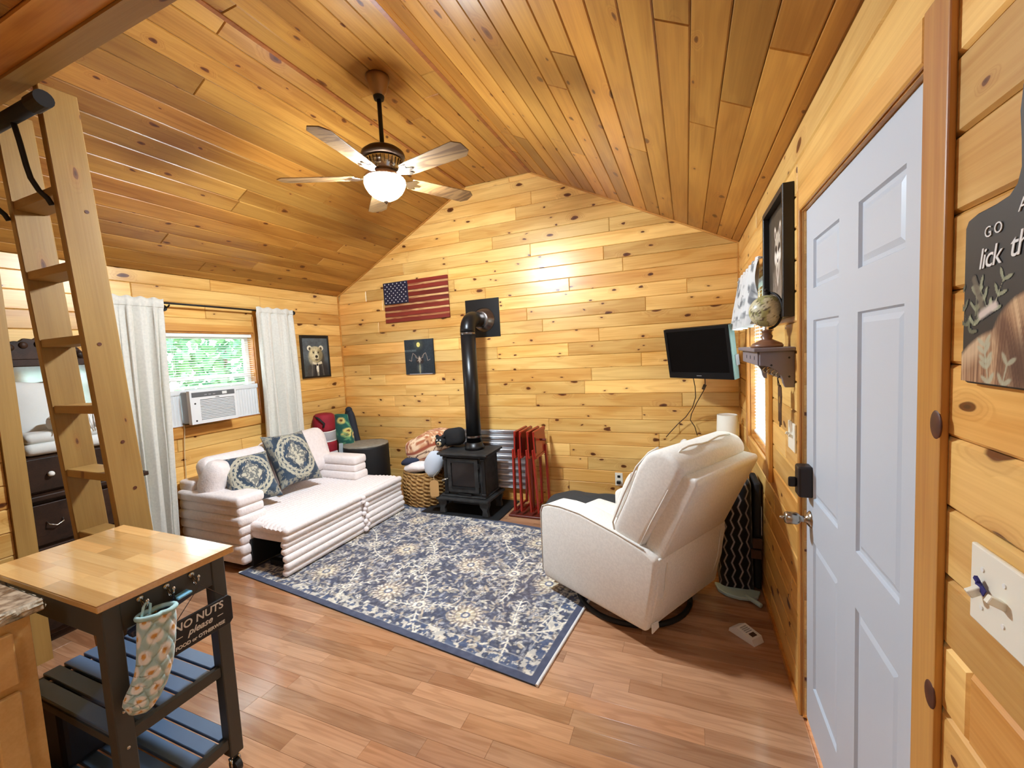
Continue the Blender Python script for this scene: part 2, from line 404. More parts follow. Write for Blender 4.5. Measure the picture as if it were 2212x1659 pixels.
# ------------------------------------------------------------------ the room
def rect_sub(r, holes):
    out = [r]
    for h in holes:
        nxt = []
        for a0, b0, a1, b1 in out:
            c0, d0, c1, d1 = max(a0, h[0]), max(b0, h[1]), min(a1, h[2]), min(b1, h[3])
            if c0 >= c1 - 1e-6 or d0 >= d1 - 1e-6: nxt.append((a0, b0, a1, b1)); continue
            if c0 > a0 + 1e-6: nxt.append((a0, b0, c0, b1))
            if c1 < a1 - 1e-6: nxt.append((c1, b0, a1, b1))
            if d0 > b0 + 1e-6: nxt.append((c0, b0, c1, d0))
            if d1 < b1 - 1e-6: nxt.append((c0, d1, c1, b1))
        out = nxt
    return out
def gplank(xlb, xrb, xlt, xrt, h, t, c):
    v = [(xlb + c, c, 0), (xrb - c, c, 0), (xrt - c, h - c, 0), (xlt + c, h - c, 0),
         (xlb, 0, -c), (xrb, 0, -c), (xrt, h, -c), (xlt, h, -c), (xlb, 0, -t), (xrb, 0, -t), (xrt, h, -t), (xlt, h, -t)]
    f = [(0, 1, 2, 3)]
    for o in (0, 4):
        for i in range(4): f.append((o + i, o + 4 + i, o + 4 + (i + 1) % 4, o + (i + 1) % 4))
    return v, f
def lay(parent, mat, o, A, B, N, rows, a0, a1, holes=(), lens=(.9, 2.4), seed=1, t=.014, c=.0045, lim=None, name='plank', gap=.0008):
    """rows: list of (b0, b1). lim(b) -> (a_lo, a_hi)."""
    rnd = random.Random(seed); n = 0
    for b0, b1 in rows:
        if lim: r0, r1 = lim(b0), lim(b1); a0, a1 = min(r0[0], r1[0]), max(r0[1], r1[1])
        cuts = [a0]; x = a0 - rnd.random() * lens[0]
        while True:
            x += rnd.uniform(*lens)
            if x > a1 - .3: break
            if x > a0 + .3: cuts.append(x)
        cuts.append(a1)
        for p, q in zip(cuts[:-1], cuts[1:]):
            if lim is None:
                pieces = [(r[0], r[2], r[0], r[2], r[1], r[3]) for r in rect_sub((p, b0, q, b1), holes)]
            else:
                lb, lt = lim(b0), lim(b1)
                e = (max(p, lb[0]), min(q, lb[1]), max(p, lt[0]), min(q, lt[1]), b0, b1)
                if e[0] >= e[1] - .02: continue
                if e[2] > e[3]: e = (e[0], e[1], (e[2] + e[3]) / 2 - .006, (e[2] + e[3]) / 2 + .006, b0, b1)
                pieces = [e]
            for xlb, xrb, xlt, xrt, y0, y1 in pieces:
                if xrb - xlb < .012 or y1 - y0 < .012: continue
                m = min(xlb, xlt)
                me = mkmesh(name, gplank(xlb - m + gap, xrb - m - gap, xlt - m + gap, xrt - m - gap, y1 - y0 - 2 * gap, t, min(c, (y1 - y0) * .2)), mat)
                ob = bpy.data.objects.new(name, me); COL.objects.link(ob); ob.parent = parent
                oo = Vector(o) + Vector(A) * m + Vector(B) * (y0 + gap)
                ob.matrix_local = frame(oo, A, B, N); n += 1
    return n
def slab(o, A, B, N, rect, holes, t0, t1):
    gs = []
    for a0, b0, a1, b1 in rect_sub(rect, holes): gs.append(gbox((a0, b0, -t1), (a1, b1, -t0)))
    return tr(gjoin(*gs), frame(o, A, B, N))
EX = .1255
def rows(top, bot=0.0, ex=EX, first=.0085):
    r = []; z = first - ex
    while z < top - .004:
        a, b = max(z, bot), min(z + ex, top)
        if b - a > .01: r.append((a, b))
        z += ex
    return r
YB = -2.3          # the kitchen end of the cabin, behind the camera
vX, vY, vZ = (1, 0, 0), (0, 1, 0), (0, 0, 1); nX, nY, nZ = (-1, 0, 0), (0, -1, 0), (0, 0, -1)
# floor
fl = struct('floor', gbox((-.1, YB - .1, -.12), (W + .1, D + .1, -.012)), 'floor_laminate')
lay(fl, 'floor_laminate', (0, 0, 0), vX, vY, vZ, [(.5 + i * .0845, .5 + (i + 1) * .0845) for i in range(42)], 0, W, lens=(.45, 1.15), seed=4, t=.012, c=.0006, gap=.0002)
part('board_area', gbox((0, YB, -.012), (W, .5, 0)), 'floor_laminate', fl)
# left wall, with the window opening
WL = (2.075, 1.085, 2.905, 1.905)         # a (=y), b (=z)
wl = struct('wall_left', slab((0, 0, 0), vY, vZ, vX, (YB - .1, -.05, D + .1, 2.9), [WL], .014, .11), 'pine_wall')
lay(wl, 'pine_wall', (0, 0, 0), vY, vZ, vX, rows(ZL), .2, D, [WL], lens=(.9, 2.6), seed=11)
part('board_area', gbox((-.014, YB, 0), (-.002, .2, ZL)), 'pine_wall', wl)
# back (gable) wall
def gable(z):
    if z <= ZL: return (0.0, W)
    lo = (z - ZL) / (ZT - ZL) * X1
    hi = W if z <= ZR else W - (z - ZR) / (ZT - ZR) * (W - X2)
    return (lo, hi)
wb = struct('wall_back', slab((0, D, 0), vX, vZ, nY, (-.1, -.05, W + .1, 3.6), [], .014, .11), 'pine_wall')
lay(wb, 'pine_wall', (0, D, 0), vX, vZ, nY, rows(ZT), 0, W, lens=(.7, 1.9), seed=23, lim=gable)
# right wall, with door and window openings (a = -y)
DOOR = (-1.952, -.06, -1.055, 2.055); WR = (-3.43, .885, -2.665, 1.99)
wr = struct('wall_right', slab((W, 0, 0), nY, vZ, nX, (-D - .1, -.05, -YB + .1, 2.9), [DOOR, WR], .014, .11), 'pine_wall')
lay(wr, 'pine_wall', (W, 0, 0), nY, vZ, nX, rows(ZR), -D, .4, [DOOR, WR], lens=(1.2, 2.8), seed=31, c=.006)
part('board_area', gbox((W + .002, YB, 0), (W + .014, -.4, ZR)), 'pine_wall', wr)
struct('wall_rear', gbox((-.1, YB - .1, -.05), (W + .1, YB, 3.6)), 'pine_wall')
# ceiling: two slopes and a flat strip along the ridge
def unit(v): return tuple(Vector(v).normalized())
S1 = unit((X1, 0, ZT - ZL)); L1 = math.hypot(X1, ZT - ZL); N1 = tuple(Vector(vY).cross(Vector(S1)))
S2 = unit((X2 - W, 0, ZT - ZR)); L2 = math.hypot(W - X2, ZT - ZR); N2 = tuple(Vector(nY).cross(Vector(S2)))
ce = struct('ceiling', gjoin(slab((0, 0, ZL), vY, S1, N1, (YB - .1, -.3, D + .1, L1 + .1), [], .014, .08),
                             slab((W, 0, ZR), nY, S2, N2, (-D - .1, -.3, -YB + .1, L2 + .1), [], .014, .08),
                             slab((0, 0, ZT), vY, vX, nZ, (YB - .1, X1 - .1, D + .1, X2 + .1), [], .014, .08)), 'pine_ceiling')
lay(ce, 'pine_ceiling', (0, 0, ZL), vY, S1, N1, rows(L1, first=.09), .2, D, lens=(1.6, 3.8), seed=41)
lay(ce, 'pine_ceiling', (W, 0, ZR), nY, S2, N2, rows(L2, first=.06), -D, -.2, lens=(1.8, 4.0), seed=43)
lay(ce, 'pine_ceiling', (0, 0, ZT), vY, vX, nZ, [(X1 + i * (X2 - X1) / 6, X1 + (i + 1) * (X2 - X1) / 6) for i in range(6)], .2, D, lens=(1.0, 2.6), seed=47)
for o_, A_, B_, N_, r_ in (((0, 0, ZL), vY, S1, N1, (YB, 0, .2, L1)), ((W, 0, ZR), nY, S2, N2, (-.2, 0, -YB, L2)), ((0, 0, ZT), vY, vX, nZ, (YB, X1, .2, X2))):
    part('board_area', slab(o_, A_, B_, N_, r_, [], .001, .014), 'pine_ceiling', ce)
# corner and gable trims (thin light strips)
tn = [0]
wood('ridge_dark', (168, 100, 48), (128, 70, 32), None, rough=.4)
def trim(g, label=None, mat='pine_trim'):
    tn[0] += 1; return struct('trim_%d' % tn[0], g, mat, label)
trim(gbox((0, D - .013, 0), (.013, D, ZL - .002)), 'thin vertical strip in the far corner')
trim(gbox((W - .013, D - .013, 0), (W, D, ZR - .002)), 'thin vertical strip in the corner behind the television')
trim(tr(gbox((0, 0, 0), (L1, .012, .012)), frame((0.0, D - .012, ZL), S1, vY, N1)))
trim(tr(gbox((0, -.012, 0), (L2, 0, .012)), frame((W, D - .012, ZR), S2, nY, N2)))
trim(gbox((X1 - .012, .2, ZT - .008), (X1 + .014, D - .013, ZT - .0005)), 'dark ridge strip', 'ridge_dark')
trim(gbox((X2 - .014, .2, ZT - .008), (X2 + .012, D - .013, ZT - .0005)), 'dark ridge strip on the door side', 'ridge_dark')
# loft over the kitchen: beam, trim board and soffit
LY, LZ = .962, 2.79
lo = struct('trim_loft', gbox((0.2, LY - .075, LZ - .012), (W - .25, LY, LZ + .2)), 'pine_ladder', 'pine edge beam of the loft')
part('soffit_board', gbox((0.2, LY - .19, LZ + .0), (W - .25, LY - .076, LZ + .02)), 'pine_trim', lo)
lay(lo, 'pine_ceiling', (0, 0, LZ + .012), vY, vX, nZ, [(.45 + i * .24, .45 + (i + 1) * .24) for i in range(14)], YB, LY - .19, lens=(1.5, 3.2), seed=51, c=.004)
part('loft_floor', gbox((.2, YB, LZ + .03), (W - .3, LY - .02, LZ + .12)), 'pine_trim', lo)
# partition with its end post at the far end of the kitchen
wp = struct('wall_partition', gbox((.50, YB, 0), (.606, .985, 2.62)), 'pine_wall')
lay(wp, 'pine_wall', (.62, 0, 0), vY, vZ, vX, rows(2.6), .25, .985, lens=(.8, 1.6), seed=61)
trim(gbox((.50, .985, 0), (.635, 1.062, 2.62)), 'pale end post of the partition wall', 'pine_post')
# baseboard line on the right wall
struct('baseboard_right', gbox((W - .012, 1.99, 0), (W, D, .03)), 'pine_trim')
struct('baseboard_back', gbox((0, D - .012, 0), (W - .014, D, .025)), 'pine_trim')

# ------------------------------------------------------------------ window_1 (left wall) and window_2 (right wall)
def win(name, x_in, sgn, y0, y1, z0, z1, lab, depth=.085):
    """frame in the wall thickness; sgn=+1 when the room lies at +x"""
    o = struct(name, gjoin(*[gbox((min(x_in, x_in - sgn * depth), a, b), (max(x_in, x_in - sgn * depth), c, d)) for a, b, c, d in
        ((y0, z0, y0 + .018, z1), (y1 - .018, z0, y1, z1), (y0 + .018, z1 - .018, y1 - .018, z1), (y0 + .018, z0, y1 - .018, z0 + .018))]), 'pine_trim', lab)
    xs = x_in - sgn * (depth + .005)
    def bar(a, b, c, d): return gbox((xs - .018, a, b), (xs + .018, c, d))
    zm = (z0 + z1) / 2
    part('sash', gjoin(bar(y0 + .018, z0 + .018, y0 + .055, z1 - .018), bar(y1 - .055, z0 + .018, y1 - .018, z1 - .018), bar(y0 + .055, z1 - .06, y1 - .055, z1 - .018),
                       bar(y0 + .055, z0 + .018, y1 - .055, z0 + .06), bar(y0 + .055, zm - .018, y1 - .055, zm + .018)), 'white_plastic', o)
    part('pane', gbox((xs - .002, y0 + .055, zm + .018), (xs + .002, y1 - .055, z1 - .06)), 'window_glass', o)
    part('pane', gbox((xs - .002, y0 + .055, z0 + .06), (xs + .002, y1 - .055, zm - .018)), 'window_glass', o)
    return o
w1 = win('window_1', .0, 1, 2.075, 2.905, 1.085, 1.905, 'window above the sofa')
for nm, g in (('casing', gbox((0, 2.895, 1.0), (.02, 2.965, 2.06))), ('casing', gbox((0, 2.015, 1.0), (.02, 2.085, 2.06))), ('casing', gbox((0, 2.086, 1.9), (.018, 2.894, 1.965))), ('casing', gbox((0, 2.086, 1.0), (.018, 2.894, 1.082)))):
    part(nm, bev(g, .004, 1), 'pine_trim_upright' if g[0][6][2] - g[0][0][2] > .5 else 'pine_trim_along', w1)
w2 = win('window_2', W, -1, 2.665, 3.43, .885, 1.99, 'window beside the television')
for g in (gbox((W - .022, 2.585, .80), (W, 2.675, 2.07)), gbox((W - .022, 3.42, .80), (W, 3.51, 2.07)), gbox((W - .02, 2.676, 1.98), (W, 3.419, 2.07)), gbox((W - .02, 2.676, .80), (W, 3.419, .892))):
    part('casing', bev(g, .004, 1), 'pine_trim_upright' if g[0][6][2] - g[0][0][2] > .5 else 'pine_trim_along', w2)
# ------------------------------------------------------------------ door_1
XD = W + .012
dr = struct('door_1', gbox((XD + .008, 1.058, .012), (XD + .045, 1.95, 2.05)), 'door_paint', 'six-panel door painted pale blue-grey')
def dpanel(y0, y1, z0, z1):
    # raised moulding ring, groove and raised field, the way a pressed six-panel door is shaped
    def ring(a, xa, b, xb):
        (p0, q0, p1, q1), (r0, s0, r1, s1) = a, b
        v = [(xa, p0, q0), (xa, p1, q0), (xa, p1, q1), (xa, p0, q1), (xb, r0, s0), (xb, r1, s0), (xb, r1, s1), (xb, r0, s1)]
        return v, [(i, (i + 1) % 4, 4 + (i + 1) % 4, 4 + i) for i in range(4)]
    def ins(k): return (y0 + k, z0 + k, y1 - k, z1 - k)
    g = gjoin(ring(ins(0), XD, ins(.006), XD + .010), ring(ins(.006), XD + .010, ins(.014), XD + .0085), ring(ins(.014), XD + .0085, ins(.03), XD + .003))
    a = ins(.03); fld = ([(XD + .003, a[0], a[1]), (XD + .003, a[2], a[1]), (XD + .003, a[2], a[3]), (XD + .003, a[0], a[3])], [(0, 1, 2, 3)])
    return gjoin(g, fld)
PY = ((1.158, 1.424), (1.578, 1.858)); PZ = ((.205, .80), (.965, 1.635), (1.75, 1.924))
holes = [(-b, c, -a, d) for a, b in PY for c, d in PZ]
part('face', slab((XD, 0, 0), nY, vZ, nX, (-1.95, .012, -1.058, 2.05), holes, 0, .008), 'door_paint', dr)
for a, b in PY:
    for c, d in PZ: part('panel', dpanel(a, b, c, d), 'door_paint', dr)
jb = gjoin(gbox((W - .001, 1.954, 0), (W + .09, 1.975, 2.075)), gbox((W - .001, 1.03, 0), (W + .09, 1.056, 2.075)), gbox((W - .001, 1.056, 2.052), (W + .09, 1.954, 2.075)))
part('jamb', jb, 'pine_trim_upright', dr)
cs = part('casing', bev(gbox((W - .013, .953, 0), (W, 1.036, 2.14)), .003, 2), 'pine_trim_upright', dr)
cs2 = part('casing', bev(gbox((W - .012, 1.96, 0), (W, 1.992, 2.14)), .003, 1), 'pine_trim_upright', dr)
part('casing', bev(gbox((W - .013, 1.0365, 2.056), (W, 1.9575, 2.14)), .004, 1), 'pine_trim_along', dr)
MATS['knot_scar'] = flat('knot_scar', (92, 44, 18), .5, var=.4, vscale=30)
for z in (1.408, .902):   # dark knot hollows in the near casing
    part('knot', gsphere((W - .0125, .966, z), .026, 14, 10, (.12, .75, 1.0)), 'knot_scar', cs, smooth=True, label='dark hollow knot')
# dead bolt and knob
db = part('deadbolt', rbox((W - .034, 1.86, .965), (XD + .004, 1.925, 1.085), .008, 2), 'deadbolt_bronze', dr, smooth=False, label='dark bronze deadbolt housing')
part('thumb_turn', tr(rbox((-.028, -.007, -.02), (0, .007, .02), .006, 2), T(W - .034, 1.892, 1.018)), 'deadbolt_bronze', db)
kn = part('door_knob', gjoin(tr(glathe([(.033, 0), (.033, .004), (.024, .012), (.013, .018), (.012, .035), (.02, .042), (.024, .05), (.024, .082), (.019, .088), (.004, .09)], 24), frame((XD + .002, 1.893, .872), vY, vZ, nX))), 'nickel', dr, smooth=True, label='brushed nickel knob')
part('lock_button', tr(glathe([(.006, 0), (.006, .012), (.003, .015)], 10), frame((XD - .088, 1.893, .872), vY, vZ, nX)), 'nickel', kn, smooth=True)
# ------------------------------------------------------------------ outside: ground and trees seen through the blinds
single('ground', gbox((-14, -8, -.6), (-.4, 14, -.55)), 'grass_ground', 'grass outside the window', 'grass', kind='stuff')
def tree(x, y, h, r, seed, lab):
    t = thing('tree', lab, 'tree', (x, y, -.55), group='trees outside the windows')
    part('trunk', gtube([(x, y, -.549), (x + .05, y, h * .5), (x, y + .1, h)], [.12, .09, .04], 8), 'bark', t)
    rs = random.Random(seed); v, f = [], []
    for i in range(1100):
        a, b, q = rs.uniform(0, 6.283), rs.uniform(-1, 1), rs.random() ** .4 * r
        c = Vector((math.cos(a) * math.sqrt(1 - b * b) * q, math.sin(a) * math.sqrt(1 - b * b) * q, b * q * 1.2)) + Vector((x, y, h * .75))
        if c.z < -.4: continue
        u = Vector((rs.uniform(-1, 1), rs.uniform(-1, 1), rs.uniform(-1, 1))).normalized() * .11; w = u.orthogonal().normalized() * .06
        k = len(v); v += [tuple(c - u), tuple(c + w), tuple(c + u), tuple(c - w)]; f.append((k, k + 1, k + 2, k + 3))
    part('foliage', (v, f), 'leaf_green', t, kind='stuff', recalc=False)
single('lawn', gbox((W + .4, -4, -.6), (W + 12, 12, -.55)), 'grass_ground', 'grass outside the window beside the television', 'grass', kind='stuff')
tree(W + 2.6, 3.9, 2.2, 1.25, 7, 'added leafy tree darkening the blind gaps beside the television')  # trees on this side are added to darken the gaps of the blind
tree(W + 2.9, 6.6, 2.4, 1.4, 9, 'added leafy tree darkening the blind gaps, farther from the door')
tree(-3.6, 2.4, 2.0, 1.0, 1, 'leafy green tree straight outside the sofa window')
tree(-4.4, 5.4, 1.9, 1.3, 2, 'leafy green tree outside the sofa window, farther along the wall')
tree(-7.6, 2.9, 2.7, 1.7, 3, 'tall leafy tree at the back outside the sofa window')
# ================================================================== ceiling fan
def build_fan():
    cx, cy = 2.205, 2.262
    t = thing('ceiling_fan', 'bronze ceiling fan with five oak blades and a lit glass bowl', 'ceiling fan', (cx, cy, 2.55))
    part('canopy', glathe([(.072, ZT), (.074, ZT - .012), (.066, ZT - .03), (.05, ZT - .085), (.036, ZT - .1), (.034, ZT - .115)], 28, (cx, cy, 0)), 'bronze_light', t, smooth=True)
    part('downrod', gjoin(gcyl((cx, cy, 2.9), (cx, cy, ZT - .1), .0135, n=14), glathe([(.03, ZT - .135), (.034, ZT - .118), (.034, ZT - .1), (.02, ZT - .1)], 18, (cx, cy, 0))), 'black_iron', t, smooth=True)
    mh = part('motor_housing', glathe([(.03, 2.905), (.06, 2.9), (.105, 2.885), (.13, 2.865), (.135, 2.85), (.132, 2.835), (.115, 2.825)], 36, (cx, cy, 0)), 'bronze', t, smooth=True)
    part('vent_ring', glathe([(.11, 2.826), (.118, 2.815), (.105, 2.775), (.085, 2.75), (.075, 2.74)], 36, (cx, cy, 0)), 'chrome', mh, smooth=True)
    vr = []
    for k in range(30):
        a = 2 * math.pi * k / 30; vr.append(gtube([(cx + .119 * math.cos(a), cy + .119 * math.sin(a), 2.812), (cx + .106 * math.cos(a), cy + .106 * math.sin(a), 2.774)], .0025, 4))
    part('vent_ribs', gjoin(*vr), 'bronze', mh, kind='stuff')
    part('light_fitter', glathe([(.07, 2.742), (.1, 2.735), (.118, 2.722), (.122, 2.705), (.116, 2.7)], 36, (cx, cy, 0)), 'bronze_light', t, smooth=True)
    part('light_bowl', glathe([(.118, 2.708), (.126, 2.698), (.128, 2.68), (.121, 2.657), (.104, 2.628), (.08, 2.604), (.048, 2.586), (.016, 2.58)], 28, (cx, cy, 0)), 'bowl_glow', t, smooth=True, label='glowing frosted glass bowl')
    part('bowl_finial', glathe([(.016, 2.578), (.014, 2.568), (.007, 2.56), (.002, 2.555)], 14, (cx, cy, 0)), 'bronze', t, smooth=True)
    out = [(.0, -.052), (.06, -.06), (.43, -.07), (.47, -.034), (.47, .034), (.43, .07), (.06, .06), (.0, .052)]
    for k in range(5):
        a = math.radians(-82 + 72 * k)
        m = T(cx, cy, 2.728) @ RZ(a) @ T(.178, 0, -.014) @ RX(math.radians(-11))
        b = part('blade', tr(bev(gprism(out, .006), .0015, 1), m), 'fan_oak', t)
        iron = gjoin(tr(gprism([(-.07, -.012), (-.03, -.02), (.01, -.05), (.045, -.042), (.03, -.018), (.07, -.008), (.07, .008), (.03, .018), (.045, .042), (.01, .05), (-.03, .02), (-.07, .012)], .004), m @ T(0, 0, -.0045)),
                     gtube([tuple(T(cx, cy, 2.735) @ RZ(a) @ Vector(p)) for p in ((.08, 0, .02), (.105, 0, .008), (.13, 0, -.012))], [.014, .011, .009], 8))
        part('blade_iron', iron, 'chrome', b)
build_fan()
# unseen fill dome added under the loft to brighten the near side
t = thing('fill_dome', 'unseen round fill dome added under the loft', 'fill light', (3.15, -1.0, LZ - .1))
part('dome', glathe([(.2, LZ), (.195, LZ - .03), (.16, LZ - .06), (.1, LZ - .08), (.01, LZ - .088)], 28, (3.15, -1.0, 0)), 'fill_glow', t, smooth=True)
part('ring', glathe([(.215, LZ + .005), (.215, LZ - .012), (.2, LZ - .02), (.199, LZ + .005)], 28, (3.15, -1.0, 0)), 'nickel', t, smooth=True)

# ================================================================== sofa window: rod, curtains, blind, air conditioner
t = thing('curtain_rod', 'black metal curtain rod with ball finials above the sofa window', 'curtain rod', (.09, 2.5, 2.1))
part('rod', gcyl((.09, 1.72, 2.118), (.09, 3.29, 2.112), .0085, n=12), 'black_iron', t, smooth=True)
for y in (1.705, 3.305): part('finial', gsphere((.09, y, 2.115), .023, 14, 10), 'black_iron', t, smooth=True)
for y in (1.80, 2.14, 3.255):
    part('bracket', gjoin(gcyl((0, y, 2.085), (.012, y, 2.085), .026, n=16), gtube([(.01, y, 2.085), (.07, y, 2.09), (.09, y, 2.103)], .006, 8)), 'black_iron', t)
def curtain(y0, y1, yb0, yb1, n, seed, lab, ztop=2.145, zbot=.16):
    rs = random.Random(seed); ph = [rs.uniform(-.6, .6) for _ in range(8)]
    def fn(u, v):
        top = min(1, v / .07); dep = .012 + .036 * min(1, v * 1.6) * (1 - .3 * v)
        w = u + .025 * math.sin(6.28 * u * 1.5 + ph[0]) * v
        x = .092 + dep * (math.sin(2 * math.pi * n * w + .7 * math.sin(3 * v + ph[1])) * .75 + .45 * math.sin(2 * math.pi * n * 1.63 * w + ph[4] + v)) + .012 * math.sin(2 * math.pi * n * .47 * u + ph[2] + 2 * v) * v + .02 * v
        if v < .036: x = .106 + .25 * (x - .092)
        y = (y0 + (y1 - y0) * u) * (1 - v) + (yb0 + (yb1 - yb0) * u) * v + .008 * math.sin(2 * math.pi * n * 2 * u + 1.0 + ph[3]) * top
        return (x, y, ztop + (zbot - ztop) * v + (.006 * math.sin(2 * math.pi * n * u) if v < .02 else 0))
    g = ggrid(fn, n * 24, 70)
    o = single('curtain', g, 'curtain_linen', lab, 'curtain', smooth=True, group='curtains of the sofa window', recalc=False)
    md = o.modifiers.new('thickness', 'SOLIDIFY'); md.thickness = .004
    hem = ggrid(lambda u, v: tuple(np.array(fn(u, .034 + .003 * v)) + np.array((.005, 0, 0))), n * 24, 2)
    part('heading_seam', hem, 'curtain_linen', o, smooth=True)
curtain(1.745, 2.09, 1.74, 2.01, 4, 3, 'oatmeal linen curtain hanging beside the ladder')
curtain(2.875, 3.285, 2.84, 3.295, 4, 8, 'oatmeal linen curtain hanging next to the bear portrait', zbot=.70)

def blind(name, x, sgn, y0, y1, ztop, zbot, n, lab, tilt):
    t = thing(name, lab, 'window blind', (x, (y0 + y1) / 2, zbot))
    part('head_rail', rbox((x - .016, y0, ztop - .03), (x + .016, y1, ztop), .003, 1), 'blind_white', t)
    L = y1 - y0 - .008
    sl = ggrid(lambda u, v: ((v - .5) * .024, (u - .5) * L, .0025 * (1 - (2 * v - 1) ** 2)), 2, 5)
    me = mkmesh('slat', sl, 'blind_white', smooth=True)
    for i in range(n):
        z = ztop - .045 - (ztop - .045 - zbot - .022) * i / (n - 1)
        o = bpy.data.objects.new('slat', me); COL.objects.link(o); o.parent = t
        o.location = (0, 0, z - zbot); o.rotation_euler = (0, tilt * sgn, 0)
    part('bottom_rail', rbox((x - .013, y0 + .004, zbot), (x + .013, y1 - .004, zbot + .016), .003, 1), 'blind_white', t)
    for y in (y0 + .09, y1 - .09): part('ladder_cord', gjoin(gcyl((x + .013, y, zbot + .01), (x + .013, y, ztop - .03), .001, n=4), gcyl((x - .013, y, zbot + .01), (x - .013, y, ztop - .03), .001, n=4)), 'blind_white', t)
    return t
blind('window_blind', -.025, 1, 2.096, 2.885, 1.885, 1.405, 21, 'white slatted blind above the air conditioner', .2)
blind('window_blind', W + .03, -1, 2.69, 3.405, 1.96, .925, 44, 'white slatted blind in the window beside the television', .55)

t = thing('air_conditioner', 'white window air conditioner with pleated side panels', 'air conditioner', (.0, 2.47, 1.105))
part('housing', rbox((-.3, 2.19, 1.118), (.10, 2.57, 1.385), .006, 2), 'ac_grey', t)
ft = part('front_panel', gjoin(slab((.142, 0, 0), vY, vZ, vX, (2.185, 1.112, 2.575, 1.392), [(2.262, 1.135, 2.555, 1.315)], 0, .04)), 'ac_white', t, label='white front panel')
part('grille_back', gbox((.112, 2.262, 1.135), (.118, 2.555, 1.315)), 'ac_dark', ft)
for i in range(13):
    z = 1.141 + i * .0138
    part('louver', tr(gbox((-.012, 2.263, -.0032), (.012, 2.554, .0032)), T(.13, 0, z) @ RY(.35)), 'ac_white', ft)
part('control_strip', gbox((.1425, 2.20, 1.338), (.1445, 2.56, 1.378)), 'ac_dark', ft, label='grey control strip')
for y in (2.30, 2.335, 2.37): part('button', gbox((.1445, y, 1.35), (.146, y + .02, 1.358)), 'ac_grey', ft)
part('display', gbox((.1445, 2.45, 1.346), (.146, 2.49, 1.37)), 'sheet_white', ft)
for z in (1.285, 1.14): part('side_button', gcyl((.142, 2.222, z), (.145, 2.222, z), .007, n=10), 'black_satin', ft)
part('emblem', mv(tr(text_geom('midea', .014, .1), frame((0, 0, 0), vY, vZ, vX)), .1435, 2.39, 1.322), 'ac_dark', ft)
for y0, y1 in ((2.096, 2.186), (2.574, 2.884)):
    n = int((y1 - y0) / .0125); pts = []
    poly = [(y0 + (y1 - y0) * i / n, .008 * (i % 2)) for i in range(n + 1)]
    g = ggrid(lambda u, v: (.0 + poly[int(round(u * n))][1], poly[int(round(u * n))][0], 1.108 + .255 * v), n + 1, 2)
    part('pleated_panel', gjoin(g, gbox((-.012, y0, 1.1), (.012, y1, 1.11)), gbox((-.012, y0, 1.362), (.012, y1, 1.372))), 'ac_white', t, label='white accordion side panel')
part('top_rail', gbox((-.02, 2.096, 1.372), (.014, 2.884, 1.402)), 'ac_white', t)
part('power_cord', gtube([(.02, 2.19, 1.112), (.03, 2.185, 1.07), (.02, 2.18, .98), (.018, 2.17, .85), (.02, 2.165, .72), (.02, 2.155, .6)], .004, 6), 'cord_cream', t, smooth=True, label='cream power cord')

